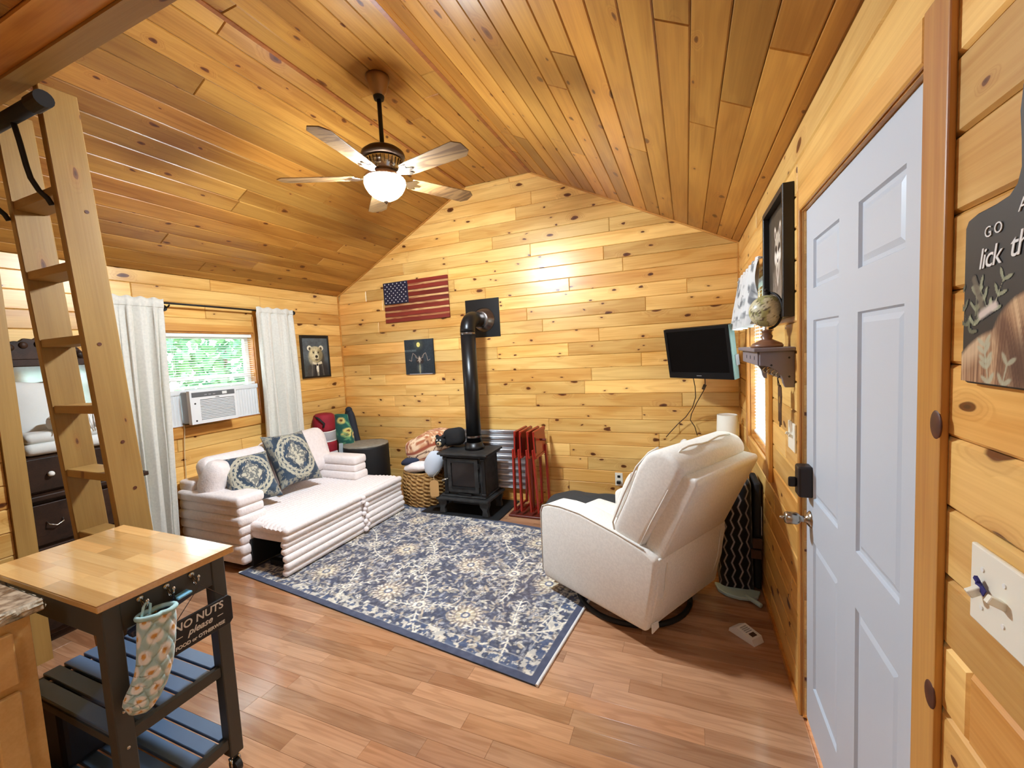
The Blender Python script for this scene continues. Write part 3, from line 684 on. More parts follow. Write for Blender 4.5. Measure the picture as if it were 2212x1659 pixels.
# ================================================================== framed bear portrait (left wall)
def framed(name, label, cat, o, A, N, w, h, fw, dep, paint, matname='print_matte', fmat='black_frame', rec=.6):
    t = thing(name, label, cat, tuple(Vector(o) + Vector(A) * (w / 2)))
    F = frame(o, A, vZ, N)
    part('frame', tr(gjoin(rbox((0, 0, .0), (fw, h, dep), .002, 1), rbox((w - fw, 0, 0), (w, h, dep), .002, 1), gbox((fw, 0, 0), (w - fw, fw, dep)), gbox((fw, h - fw, 0), (w - fw, h, dep))), F), fmat, t)
    part('print', tr(paint.geom(lambda x, y: (x + fw, y + fw, dep * rec)), F), matname, t, colors=paint.colors(), recalc=False)
    part('backing', tr(gbox((fw * .5, fw * .5, .001), (w - fw * .5, h - fw * .5, dep * rec - .001)), F), fmat, t)
    return t
def paint_bear():
    p = Paint(.36, .43, .0026, (92, 100, 104)); n = p.noise(.07, 3); c = .178
    p.img *= (.80 + .35 * n - .25 * np.clip((p.x - .2) / .2, 0, 1) * np.clip(1 - p.y / .35, 0, 1))[..., None]
    p.put(p.ell(.05, .04, .10, .13, 0, .9), (62, 66, 62), .7)
    p.put(p.poly([(.03, 0), (.06, .11), (.125, .165), (.245, .165), (.31, .10), (.335, 0)]), (70, 68, 64), .9); p.put(p.ell(.30, .06, .06, .11, .3, .9), (44, 42, 42), .8)
    p.put(p.ell(c - .07, .20, .035, .07, .15, .5), (176, 168, 140), .8); p.put(p.ell(c + .085, .19, .03, .07, -.15, .6), (70, 64, 54), .9)
    for s in (-1, 1):
        p.put(p.ell(c + s * .082, .318, .033, .030, 0, .15), (226, 220, 196)); p.put(p.ell(c + s * .076, .310, .017, .019, 0, .3), (72, 64, 52))
    p.put(p.ell(c + .002, .245, .092, .092, 0, .12), (176, 164, 124)); p.put(p.ell(c - .018, .255, .066, .074, .1, .5), (218, 206, 164), .9)
    p.put(p.ell(c + .062, .235, .034, .066, -.1, .7), (132, 120, 88), .8); p.put(p.ell(c, .322, .05, .014, 0, .8), (196, 186, 150), .8)
    for s in (-1, 1): p.put(p.ell(c + .004 + s * .034, .268, .013, .010, s * .5, .5), (54, 46, 36), .9); p.put(p.seg([(c + s * .012, .282), (c + s * .048, .286)], .004), (110, 98, 70), .6)
    p.put(p.ell(c + .006, .222, .034, .044, 0, .35), (226, 216, 178)); p.put(p.ell(c + .004, .25, .016, .04, 0, .5), (228, 220, 184), .9)
    p.put(p.ell(c + .01, .222, .019, .016, 0, .25), (40, 36, 34)); p.put(p.seg([(c + .01, .206), (c + .01, .19)], .003), (52, 46, 40)); p.put(p.ell(c + .01, .184, .026, .010, 0, .5), (92, 82, 66), .9)
    for s in (-1, 1): p.put(p.poly([(c + .012, .148), (c + .012 + s * .062, .168), (c + .012 + s * .072, .138), (c + .012 + s * .014, .128)]), (214, 206, 176))
    p.put(p.poly([(c - .022, .132), (c + .046, .132), (c + .04, 0), (c - .02, 0)]), (150, 144, 128)); p.put(p.poly([(c - .024, .13), (c - .004, .13), (c + .004, 0), (c - .05, 0)]), (46, 44, 44)); p.put(p.poly([(c + .048, .13), (c + .032, .13), (c + .03, 0), (c + .08, 0)]), (46, 44, 44))
    p.put(p.ell(c + .012, .085, .017, .044, 0, .25), (232, 226, 204)); p.put(p.ell(c + .012, .125, .012, .010, 0, .3), (40, 38, 38))
    for s in (-1, 1): p.put(p.seg([(c + .012 + s * .07, .14), (c + .012 + s * .085, .0)], .006), (128, 126, 118), .6)
    p.img *= (.88 + .24 * p.noise(.012, 9))[..., None]
    return p
framed('bear_portrait', 'black-framed portrait of a bear in a waistcoat by the corner', 'picture', (0, 3.430, 1.405), vY, vX, .395, .483, .02, .022, paint_bear())

# ================================================================== dresser with mirror under the loft, things on it
def build_dresser():
    t = thing('dresser', 'dark antique dresser with carved crest and mirror behind the ladder', 'dresser', (.25, 1.36, 0))
    x0, x1, y0, y1 = .02, .47, 1.06, 1.66
    part('body', rbox((x0, y0, .05), (x1 - .03, y1, .86), .006, 1), 'dark_antique', t)
    part('top', rbox((x0, y0 - .02, .86), (x1 + .015, y1 + .02, .89), .006, 2), 'dark_antique', t)
    part('foot_rail', gbox((x0, y0, 0), (x1 - .06, y1, .05)), 'dark_antique', t)
    for i in range(3):
        z = .085 + i * .256
        d = part('drawer', rbox((x1 - .03, y0 + .02, z), (x1 - .008, y1 - .02, z + .238), .005, 2), 'dark_antique', t)
        for y in (y0 + .14, y1 - .14):
            part('pull', gtube([(x1 - .008, y - .035, z + .13), (x1 + .012, y - .03, z + .115), (x1 + .014, y, z + .1), (x1 + .012, y + .03, z + .115), (x1 - .008, y + .035, z + .13)], .004, 6), 'nickel', d, smooth=True)
    # box section with two small drawers under the mirror
    part('glove_box', rbox((x0, y0, .89), (x1 - .05, y1, 1.115), .005, 1), 'dark_antique', t)
    for y in (y0 + .015, (y0 + y1) / 2 + .005):
        d = part('drawer', rbox((x1 - .05, y, .905), (x1 - .034, y + .28, 1.1), .004, 2), 'dark_antique', t)
        part('knob', gsphere((x1 - .02, y + .14, 1.0), .016, 12, 8), 'sheet_white', d, smooth=True, label='white round knob')
    for y in (y0 + .0, y1 - .05): part('mirror_post', rbox((.05, y, 1.115), (.10, y + .05, 1.69), .008, 2), 'dark_antique', t)
    part('mirror_rail', rbox((.055, y0 + .05, 1.645), (.095, y1 - .05, 1.69), .005, 2), 'dark_antique', t)
    part('mirror', gbox((.062, y0 + .05, 1.12), (.07, y1 - .05, 1.645)), 'mirror_glass', t, label='silvered mirror glass')
    pts = [(y0 + .05 + .5 * i / 24, .015 + .12 * math.sin(math.pi * i / 24) ** .8 + .008 * math.sin(i * 2.2)) for i in range(25)]
    part('crest', bev(gprism(pts + [(y1 - .05, 0), (y0 + .05, 0)], .03, frame((.06, 0, 1.69), vY, vZ, vX)), .003, 1), 'dark_antique', t, label='carved dark crest')
    cr_ = [o_ for o_ in t.children if o_.name.startswith('crest')][0]
    for i in range(9):
        a = math.pi * (i + .5) / 9; part('carved_leaf', gsphere((.092, (y0 + y1) / 2 - .2 * math.cos(a), 1.70 + .085 * math.sin(a)), .022, 8, 6, (.5, 1, 1)), 'dark_antique', cr_, smooth=True)
build_dresser()
def puffy(w, h, th, n=26, pinch=.12):
    def side(s):
        def fn(u, v):
            a, b = 2 * u - 1, 2 * v - 1
            k = max(0.0, (1 - abs(a) ** 3.2)) ** .55 * max(0.0, (1 - abs(b) ** 3.2)) ** .55
            q = 1 - pinch * (1 - abs(b) ** 2) * abs(a) ** 6; r = 1 - pinch * (1 - abs(a) ** 2) * abs(b) ** 6
            return (a * w / 2 * q, b * h / 2 * r, s * th / 2 * k)
        return fn
    a = ggrid(side(1), n, n); b = ggrid(side(-1), n, n); return a, (b[0], [p[::-1] for p in b[1]])
a, b = puffy(.42, .46, .16); single('pillow', tr(gnoise(gjoin(a, b), .012, 7, 2), frame((.2, 1.30, 1.345), vY, unit((-.18, 0, 1)), unit((1, 0, .18)))), 'pillow_white', 'pale grey-white pillow standing on the dark dresser', 'pillow', smooth=True)
def build_throw():
    t = thing('folded_throw', 'folded white throw with knotted fringe on the dark dresser', 'blanket', (.38, 1.32, 1.115))
    part('cloth', gnoise(gjoin(rbox((.29, 1.12, 1.117), (.455, 1.5, 1.19), .03, 3), rbox((.30, 1.13, 1.185), (.445, 1.49, 1.25), .028, 3)), .008, 9, 4), 'pillow_white', t, smooth=True)
    fr = []; rs = random.Random(2)
    for i in range(22):
        y = 1.26 + i * .0105; pts = [(.40, y, 1.335), (.445, y + rs.uniform(-.006, .006), 1.32), (.462, y + rs.uniform(-.01, .01), 1.28), (.463 + rs.uniform(0, .01), y + rs.uniform(-.012, .012), 1.235)]
        fr.append(gtube(pts, [.004, .005, .004, .003], 5))
    part('fringe', gjoin(rbox((.34, 1.25, 1.245), (.44, 1.5, 1.335), .03, 3), *fr), 'sheet_white', t, smooth=True, kind='stuff')
build_throw()

# ================================================================== ladder to the loft
def build_ladder():
    t = thing('loft_ladder', 'pine ladder with deep treads leaning up to the loft', 'ladder', (1.27, 1.12, 0))
    yf = lambda z: 1.096 - z * .046
    dv = Vector((0, -.046, 1)).normalized()
    for x0, x1 in ((1.035, 1.075), (1.44, 1.48)):
        z1 = 2.79
        # local frame for the grain: x along the rail
        me = mkmesh('side_rail', bev(gbox((0, 0, 0), (z1 / dv.z, .128, .04)), .003, 1), 'pine_ladder'); fixn(me)
        o = bpy.data.objects.new('side_rail', me); COL.objects.link(o); o.parent = t; MW[o] = MW[t]
        o.matrix_local = MW[t].inverted() @ Matrix(((0, 0, -1, x1), (dv.y, dv.z, 0, yf(0)), (dv.z, -dv.y, 0, .005), (0, 0, 0, 1)))
    for z in (2.375, 2.055, 1.735, 1.412, 1.09, .765, .44, .12):
        me = mkmesh('tread', bev(gbox((0, 0, 0), (.363, .112, .038)), .003, 1), 'pine_ladder'); fixn(me)
        o = bpy.data.objects.new('tread', me); COL.objects.link(o); o.parent = t
        o.matrix_local = MW[t].inverted() @ T(1.076, yf(z) + .006, z - .019)
    for x, y, z in ((1.481, .07, 1.25), (1.481, .085, 1.02), (1.481, .05, 1.71), (1.481, .09, 2.3)):
        part('knot', gcyl((1.4795, yf(z) + y, z), (1.4815, yf(z) + y, z), .008, n=10), 'knot_scar', t)
build_ladder()
t = thing('loft_grab_rail', 'black pipe rail with two curved grab handles at the ladder top', 'grab rail', (1.3, .93, 2.3))
part('pipe', gcyl((.80, .915, 2.655), (1.64, .915, 2.655), .027, n=16), 'black_iron', t, smooth=True)
for x in (.98, 1.655): part('clamp', gcyl((x - .09, .915, 2.655), (x, .915, 2.655), .032, n=16), 'black_iron', t)
for x in (.985, 1.385):
    part('handle', gtube([(x, .915, 2.655), (x + .01, .925, 2.56), (x + .014, .935, 2.46), (x + .016, .942, 2.415), (x + .03, .958, 2.365), (x + .048, .975, 2.335), (x + .05, .985, 2.31)], .0105, 8), 'black_iron', t, smooth=True)
# ================================================================== rug
RUGP = ((.733, 2.11), (3.269, 1.739))
def build_rug():
    w, h = 2.52, 1.62
    p = Paint(w, h, .0046, (72, 78, 98)); rs = np.random.RandomState(12)
    NAVY, SL, CR, TAN, MAU = (68, 74, 92), (92, 104, 132), (232, 224, 206), (194, 178, 156), (114, 102, 106)
    p.put((p.noise(.5, 1) - .3) * 1.6, MAU, .45); p.put((p.noise(.35, 2) - .45) * 2.2, (84, 96, 124), .6); p.put((p.noise(.012, 31, 2) - .5) * 3, (150, 146, 144), .5)
    # scattered small blossoms, buds and leaves
    def clip(cx, cy, r):
        i0, i1 = max(0, int((cx - r) / w * (p.nx - 1))), min(p.nx, int((cx + r) / w * (p.nx - 1)) + 2); j0, j1 = max(0, int((cy - r) / h * (p.ny - 1))), min(p.ny, int((cy + r) / h * (p.ny - 1)) + 2)
        return slice(j0, j1), slice(i0, i1)
    def stamp(cx, cy, r, fn):
        sl = clip(cx, cy, r); x, y = p.x[sl] - cx, p.y[sl] - cy
        if x.size == 0: return
        for m, col, a in fn(x, y):
            m = (np.clip(m, 0, 1) * a)[..., None]; p.img[sl] = p.img[sl] * (1 - m) + np.array(col, float) * m
    def leaf(L, wd, ang, col, a=.9):
        c, s = math.cos(ang), math.sin(ang)
        def fn(x, y):
            u, v = (x * c + y * s) / L, (-x * s + y * c) / wd
            return [(1.25 - np.sqrt(u * u * 1.0 + v * v), col, a)] if False else [((1 - u * u - v * v) * 3, col, a)]
        return fn
    def small(r, col, k):
        def fn(x, y):
            d = np.hypot(x, y); th = np.arctan2(y, x); e = r * (.72 + .28 * np.cos(k * th))
            return [((e - d) / .005 + .5, col, .95), ((r * .45 - d) / .005 + .5, (70, 84, 116), .9), ((r * .22 - d) / .004 + .5, CR, .9)]
        return fn
    def rosette(r, col, col2, k):
        def fn(x, y):
            d = np.hypot(x, y); th = np.arctan2(y, x); out = []
            out.append(((r * (.86 + .14 * np.cos(k * th)) - d) / .006 + .5, col2, .9))
            out.append((((r * .9 - d) / .004 + .5) * (np.cos(2 * k * th + d / r * 7) > .25), CR, .75))
            out.append(((r * (.6 + .12 * np.cos(k * th + .4)) - d) / .005 + .5, col, .95)); out.append(((1 - np.abs(d - r * .6) / .006), (96, 88, 96), .7))
            out.append((((r * .56 - d) / .004 + .5) * (np.cos(k * th) > .55), CR, .9))
            out.append(((r * .26 - d) / .005 + .5, (92, 98, 122), .95)); out.append(((r * .15 - d) / .004 + .5, CR, .95)); return out
        return fn
    for i in range(3000):
        x, y = rs.uniform(.05, w - .05), rs.uniform(.05, h - .05); q = rs.rand()
        stamp(x, y, .06, leaf(rs.uniform(.014, .038), rs.uniform(.005, .012), rs.uniform(0, 3.14), (CR, TAN, (168, 168, 172), (200, 190, 170))[rs.randint(4)], rs.uniform(.5, .95)))
    for i in range(640):
        x, y = rs.uniform(.05, w - .05), rs.uniform(.05, h - .05)
        stamp(x, y, .05, small(rs.uniform(.010, .024), (CR, TAN, (190, 186, 184))[rs.randint(3)], rs.randint(5, 8)))
    # branching vines
    def vine(x, y, a, L, bend, wd):
        pts = [(x, y)]; n = 14
        for i in range(n):
            a += bend / n; x += math.cos(a) * L / n; y += math.sin(a) * L / n; pts.append((x, y))
        cx = np.mean([q[0] for q in pts]); cy = np.mean([q[1] for q in pts])
        def fn(X, Y):
            d = np.full(X.shape, 9.0)
            for (a0, b0), (a1, b1) in zip(pts[:-1], pts[1:]):
                vx, vy = a1 - a0, b1 - b0; t_ = np.clip(((X + cx - a0) * vx + (Y + cy - b0) * vy) / (vx * vx + vy * vy), 0, 1); d = np.minimum(d, np.hypot(X + cx - a0 - t_ * vx, Y + cy - b0 - t_ * vy))
            return [((wd * 2.2 - d) / .005, (70, 84, 118), .7), ((wd - d) / .003 + .5, CR, .95)]
        stamp(cx, cy, L * .75, fn)
        for i in range(3, n, 2):
            for s in (-1, 1):
                an = math.atan2(pts[i][1] - pts[i - 1][1], pts[i][0] - pts[i - 1][0]) + s * .85
                stamp(pts[i][0] + .022 * math.cos(an), pts[i][1] + .022 * math.sin(an), .05, leaf(.024, .006, an, CR, .85))
    heads = []
    for j in range(3):
        for i in range(4):
            heads.append((.30 + i * .64 + (.32 if j % 2 else 0) + rs.uniform(-.04, .04), .26 + j * .54 + rs.uniform(-.04, .04)))
    for k, (x, y) in enumerate(heads):
        for q in range(4):
            a = q * math.pi / 2 + .5 + rs.uniform(-.3, .3); vine(x, y, a, rs.uniform(.30, .42), rs.uniform(-1.4, 1.4), .0055)
    for k, (x, y) in enumerate(heads): stamp(x, y, .11, rosette(.062 if k % 2 else .078, CR, (150, 146, 148), 6 if k % 2 else 8))
    for j in range(3):
        for i in range(4):
            x, y = .62 + i * .64 - (.32 if j % 2 else 0), .30 + j * .52; stamp(x, y, .15, rosette(.115, TAN if (i + j) % 2 else (206, 192, 164), (146, 132, 124), 10))
    # field speckle, borders
    p.img *= (.74 + .5 * p.noise(.016, 7, 2))[..., None]
    e = np.minimum(np.minimum(p.x, w - p.x), np.minimum(p.y, h - p.y))
    bd = (e < .135) & (e > .045)
    p.put(bd * (p.noise(.03, 17, 2) > .53), CR, .75); p.put(bd * (p.noise(.028, 18, 2) > .60), (70, 84, 116), .85)
    p.put(1 - np.abs(e - .132) / .005, CR, .8); p.put(1 - np.abs(e - .048) / .004, CR, .6)
    p.put((.045 - e) / .004, (66, 72, 94), 1.0); p.put(((.045 - e) / .004).clip(0, 1) * (p.noise(.03, 22, 2)), (98, 104, 124), .6)
    p.img = p.img * .96 + 6
    ang = math.atan2(RUGP[1][1] - RUGP[0][1], RUGP[1][0] - RUGP[0][0]) + math.radians(1.6)
    t = thing('area_rug', 'navy and cream floral area rug in front of the sofa', 'rug', (2.05, 2.7, 0), ang)
    o = (3.262 - w * math.cos(ang), 1.745 - w * math.sin(ang))
    m = T(o[0], o[1], 0) @ RZ(ang)
    part('pile', tr(p.geom(lambda x, y: (x, y, .0085 + .0015 * math.sin(x * 40) * math.sin(y * 31))), m), 'rug_pile', t, colors=p.colors(), recalc=False)
    part('backing', tr(gbox((0, 0, .0006), (w, h, .0066)), m), 'velvet_trim', t)
    part('end_binding', tr(gtube([(w + .003, 0, .006), (w + .003, h, .006)], .0085, 8), m), 'sheet_white', t, label='cream bound end')
    part('end_binding', tr(gtube([(-.003, 0, .006), (-.003, h, .006)], .0085, 8), m), 'sheet_white', t)
build_rug()

# ================================================================== sofa with pulled-out seat
def ribbed(x0, x1, y0, y1, z0, z1, n, bulge=.012, r=.028):
    gs = []
    for i in range(n):
        a = z0 + (z1 - z0) * i / n; b = z0 + (z1 - z0) * (i + 1) / n; j = bulge * (.5 + .5 * math.sin(i * 2.1))
        gs.append(rbox((x0 - j, y0 - j, a - .004), (x1 + j, y1 + j, b + .004), min(r, (b - a) * .48), 3))
    return gjoin(*gs)
def build_sofa():
    t = thing('sofa', 'cream ribbed plush sofa with its seat pulled out', 'sofa', (.6, 2.77, 0))
    part('base', gbox((.06, 2.12, .03), (.82, 3.44, .24)), 'black_matte', t)
    part('arm', ribbed(.06, .80, 2.06, 2.275, .06, .585, 7), 'plush_cream', t, smooth=True, label='ribbed near arm')
    part('arm', ribbed(.06, .84, 3.235, 3.40, .06, .605, 7), 'plush_cream', t, smooth=True, label='ribbed far arm')
    part('back', ribbed(.03, .21, 2.10, 3.42, .06, .66, 7), 'plush_cream', t, smooth=True)
    # seat slab, ribs run along the sofa, front end falls over the pulled-out frame
    def seat(u, v):
        x = .18 + (1.185 - .18) * u; y = 2.20 + (3.42 - 2.20) * v
        yy = 2.12 + (3.47 - 2.12) * v if u > .5 else y
        k = min(1, max(0, (u - .5) / .3)); y = y * (1 - k) + (2.125 + (3.465 - 2.125) * v) * k
        ed = min(1, (1 - u) / .03) ** .5 if u > .97 else 1; sd = min(1, min(v, 1 - v) / .03) ** .5 if min(v, 1 - v) < .03 else 1
        z = .375 + .009 * abs(math.sin(u * math.pi * 22)) + .010 * math.sin(u * 4 + v * 3) - .03 * (1 - ed * sd)
        return (x, y, z)
    part('seat', ggrid(seat, 160, 40), 'plush_cream', t, smooth=True, recalc=False)
    part('seat_edge', gjoin(rbox((.16, 2.135, .295), (1.19, 3.46, .37), .03, 3), rbox((.16, 2.145, .235), (1.18, 3.45, .30), .028, 3)), 'plush_cream', t, smooth=True)
    gs = []
    for i in range(7):
        z = .018 + i * .0505; x = 1.19 + .012 * math.sin(i * 1.3) - .006 * i * .2
        gs.append(rbox((x - .03, 2.085 + .004 * i, z - .003), (x + .026, 3.50 - .003 * i, z + .0515), .0235, 3))
    part('front_skirt', gjoin(*gs), 'plush_cream', t, smooth=True, label='ribbed front of the pulled-out seat')
    part('frame_leg', gbox((.9, 2.2, .02), (1.14, 2.24, .06)), 'black_iron', t); part('frame_leg', gbox((.9, 3.34, .02), (1.14, 3.38, .06)), 'black_iron', t)
    rs = random.Random(4); pl = []
    for i in range(9):
        z = .34 - i * .036; pl.append(gsphere((1.228 + rs.uniform(-.004, .01), 2.915 + rs.uniform(-.02, .02), z), rs.uniform(.019, .027), 10, 7))
    part('pull_tab', gjoin(*pl), 'plush_cream', t, smooth=True, label='cream bobble pull tab')
    # loose back cushions
    for cy, cz, w_, s in ((2.42, .63, .62, 3), (3.02, .66, .74, 5)):
        F = frame((.30, cy, cz), vY, unit((-.3, 0, 1)), unit((1, 0, .3)))
        part('back_cushion', tr(gnoise(rbox((-w_ / 2, -.22, -.10), (w_ / 2, .22, .10), .095, 5), .03, 5, s), F), 'plush_cream', t, smooth=True)
    part('bolster', gnoise(tr(gtube([(.0, 0, -.16), (.0, 0, -.13), (0, 0, -.05), (0, 0, .05), (0, 0, .13), (0, 0, .16)], [.05, .09, .105, .105, .09, .05], 16), T(.36, 2.18, .66) @ RY(.35) @ RX(-.15)), .015, 9, 3), 'plush_cream', t, smooth=True)
build_sofa()
def paint_damask(seed):
    p = Paint(.46, .46, .0046, (62, 76, 92)); c = .23
    n = p.noise(.05, seed); p.img *= (.75 + .5 * n)[..., None]
    dx, dy = p.x - c, p.y - c; d = np.hypot(dx, dy); th = np.arctan2(dy, dx)
    CR, GR = (196, 190, 168), (140, 138, 128)
    sq = (np.abs(np.cos(2 * th)) ** .7); sc_ = .172 + .022 * sq + .012 * np.abs(np.sin(6 * th)); ring = (d < sc_) & (d > .112 + .018 * sq + .008 * np.cos(8 * th))
    fil = (np.sin(th * 22 + 9 * np.sin(d * 90)) + np.sin(d * 190) + (p.noise(.016, seed + 3, 2) - .5) * 2.5)
    p.put(ring * (fil > -.7), CR, .92); p.put((np.abs(d - sc_ + .006) < .005), CR, .8)
    med = np.abs(dx) + np.abs(dy) * .8 < .112 + .008 * np.cos(8 * th); p.put(med.astype(float), GR, .75); p.put(med * (p.noise(.014, seed + 5, 2) > .5), (216, 208, 184), .8); p.put(med * (np.abs(np.abs(dx) + np.abs(dy) * .8 - .103) < .006), (70, 76, 86), .9)
    e = np.minimum(np.minimum(p.x, .46 - p.x), np.minimum(p.y, .46 - p.y))
    p.put((e < .05) * (p.noise(.018, seed + 8, 2) > .48), (170, 164, 144), .7); corner = (np.abs(dx) + np.abs(dy) > .34); p.put(corner * (p.noise(.02, seed + 9, 2) > .5), (176, 170, 150), .7)
    return p
def damask_pillow(TL, TR, BR, BL, lab, seed):
    TL, TR, BR, BL = map(Vector, (TL, TR, BR, BL)); o = (TL + TR + BR + BL) / 4
    ax = ((TR + BR) - (TL + BL)).normalized(); ay = ((TL + TR) - (BL + BR)); ay = (ay - ax * ay.dot(ax)).normalized(); az = ax.cross(ay)
    w = ((TR - TL).length + (BR - BL).length) / 2; h = ((TL - BL).length + (TR - BR).length) / 2
    p = paint_damask(seed); n = p.nx; a, b = puffy(w, h, .17, n)
    t = thing('throw_pillow', lab, 'pillow', tuple(o - Vector((0, 0, h * .4))), group='damask pillows on the sofa')
    F = frame(o, ax, ay, az)
    part('cover', tr(a, F), 'print_cloth', t, smooth=True, colors=p.colors(), recalc=False)
    part('back', tr(b, F), 'velvet_trim', t, smooth=True, recalc=False)
damask_pillow((.30, 2.15, .80), (.42, 2.52, .80), (.74, 2.58, .47), (.62, 2.22, .46), 'blue damask pillow lying nearer the ladder', 3)
damask_pillow((.32, 2.58, .93), (.36, 3.00, .90), (.64, 3.06, .46), (.60, 2.64, .46), 'blue damask pillow nearer the far sofa arm', 8)

# ================================================================== recliner
def build_recliner():
    B0 = Vector((3.725, 2.15, 0)); d = Vector((-.8713, .4907, 0)); n = Vector((.4907, .8713, 0))
    rz = math.atan2(d.y, d.x)
    t = thing('recliner', 'cream upholstered swivel recliner seen from behind', 'armchair', (B0.x + d.x * .39 + n.x * .36, B0.y + d.y * .39 + n.y * .36, 0), rz)
    F = frame(B0, d, (0, 0, 1), n)           # (u, z, v): polygon in u,z extruded along v
    def ext(poly, v0, v1, bw, seg=3): return tr(gprism(poly, v1 - v0, None, bw, seg), F @ T(0, 0, v0))
    arm = [(.0, .095), (.775, .095), (.79, .16), (.785, .53), (.765, .575), (.71, .60), (.60, .612), (.44, .612), (.17, .575), (.0, .54), (-.07, .505), (-.055, .38)]
    for v0, v1, lab in ((0, .165, 'near padded arm'), (.60, .745, 'far padded arm')):
        a = part('arm', ext(arm if v0 == 0 else [(min(u_, .66) if u_ > .66 else u_, z_ - (.03 if z_ > .5 else 0)) for u_, z_ in arm if not (.66 < u_ < .72)], v0, v1, .022), 'linen_white', t, smooth=True, label=lab)
    # seam piping on the near arm
    edge = [(.786, .12), (.784, .53), (.764, .574), (.71, .598), (.60, .611), (.44, .611), (.17, .574), (.0, .539)]
    part('piping', gtube([tuple(F @ Vector((u, z, .004))) for u, z in edge], .0035, 6), 'piping_grey', t, smooth=True)
    part('seat_box', ext([(.02, .12), (.74, .12), (.74, .36), (.02, .36)], .165, .60, .02), 'linen_white', t, smooth=True)
    part('seat_cushion', ext([(.08, .35), (.80, .35), (.815, .42), (.79, .475), (.10, .47)], .172, .593, .05, 4), 'linen_white', t, smooth=True)
    part('footrest', ext([(.79, .13), (.835, .14), (.84, .34), (.79, .35)], .06, .69, .02), 'grey_blue_fabric', t, smooth=True, label='grey footrest edge')
    # back shell: straight lower panel, tilted upper shell
    shell = [(.045, .50), (-.075, .50), (-.272, .925), (-.262, .948), (-.19, .955), (-.16, .93)]
    part('back_shell', ext(shell, .045, .70, .016), 'linen_white', t, smooth=True, label='tilted upholstered back shell')
    part('back_panel', ext([(.02, .105), (.0, .105), (-.052, .30), (-.075, .505), (-.05, .505)], .03, .715, .006), 'linen_white', t, smooth=True)
    part('back_flap', tr(gprism([(0, 0), (.06, .01), (.055, .045), (.0, .05)], .006, None), F @ T(-.01, .085, .035) @ RY(-math.pi / 2)), 'linen_white', t)
    for v in (.09, .655): part('staple_line', gtube([tuple(F @ Vector(p)) for p in ((-.011, .16, v), (-.055, .30, v), (-.078, .47, v))], .0025, 5), 'piping_grey', t)
    # overstuffed back cushion: two puffs
    cu = [(.20, .52), (.03, .53), (-.19, .93), (-.215, .985), (-.17, 1.045), (-.09, 1.068), (-.02, 1.045), (.045, .96), (.13, .78), (.215, .60)]
    part('back_cushion', gnoise(ext(cu, .02, .70, .055, 5), .006, 9, 2), 'linen_white', t, smooth=True, label='overstuffed back cushion')
    part('piping', gtube([tuple(F @ Vector((u, z, v))) for u, z, v in ((.035, .545, .025), (-.03, .68, .024), (-.11, .83, .024), (-.165, .945, .03), (-.17, 1.0, .065), (-.145, 1.045, .10))] + [tuple(F @ Vector((-.145, 1.058 + .006 * math.sin(i * 1.3), .13 + .50 * i / 8))) for i in range(9)], .0055, 6), 'piping_grey', t, smooth=True)
    part('piping', gtube([tuple(F @ Vector(q)) for q in ((.195, .535, .03), (.21, .62, .026), (.135, .785, .026), (.05, .955, .03), (.0, 1.03, .07), (-.03, 1.055, .11))], .0055, 6), 'piping_grey', t, smooth=True)
    # swivel base ring
    c = Vector(F @ Vector((.36, 0, .38)))
    ring = [(c.x + .34 * math.cos(2 * math.pi * k / 40), c.y + .34 * math.sin(2 * math.pi * k / 40), .016) for k in range(41)]
    bs = part('swivel_base', gjoin(gtube(ring, .015, 8), gcyl((c.x, c.y, .005), (c.x, c.y, .11), .05, n=16)), 'black_iron', t, smooth=True, label='dark round swivel base')
    for k in range(4):
        a = k * math.pi / 2 + .5; part('spoke', gtube([(c.x, c.y, .02), (c.x + .335 * math.cos(a), c.y + .335 * math.sin(a), .016)], .012, 6), 'black_iron', bs)
    return F
RF = build_recliner()
p = Paint(.36, .36, .006, (220, 216, 208))
for k in range(5):
    x = .05 + k * .065; p.put(np.abs(p.x - x) < .008, (72, 76, 92), .9); p.put(np.abs(p.x - x - .018) < .003, (72, 76, 92), .8)
a, b = puffy(.42, .42, .13, p.nx)
t = thing('striped_pillow', 'white pillow with dark stripes on the recliner seat', 'pillow', tuple(RF @ Vector((.25, .47, .36))))
F = RF @ frame((.285, .665, .40), (0, 0, 1), unit((-.42, 1, 0)), unit((-1, -.42, 0)))
part('cover', tr(a, F), 'print_cloth', t, smooth=True, colors=p.colors(), recalc=False); part('back', tr(b, F), 'linen_white', t, smooth=True, recalc=False)
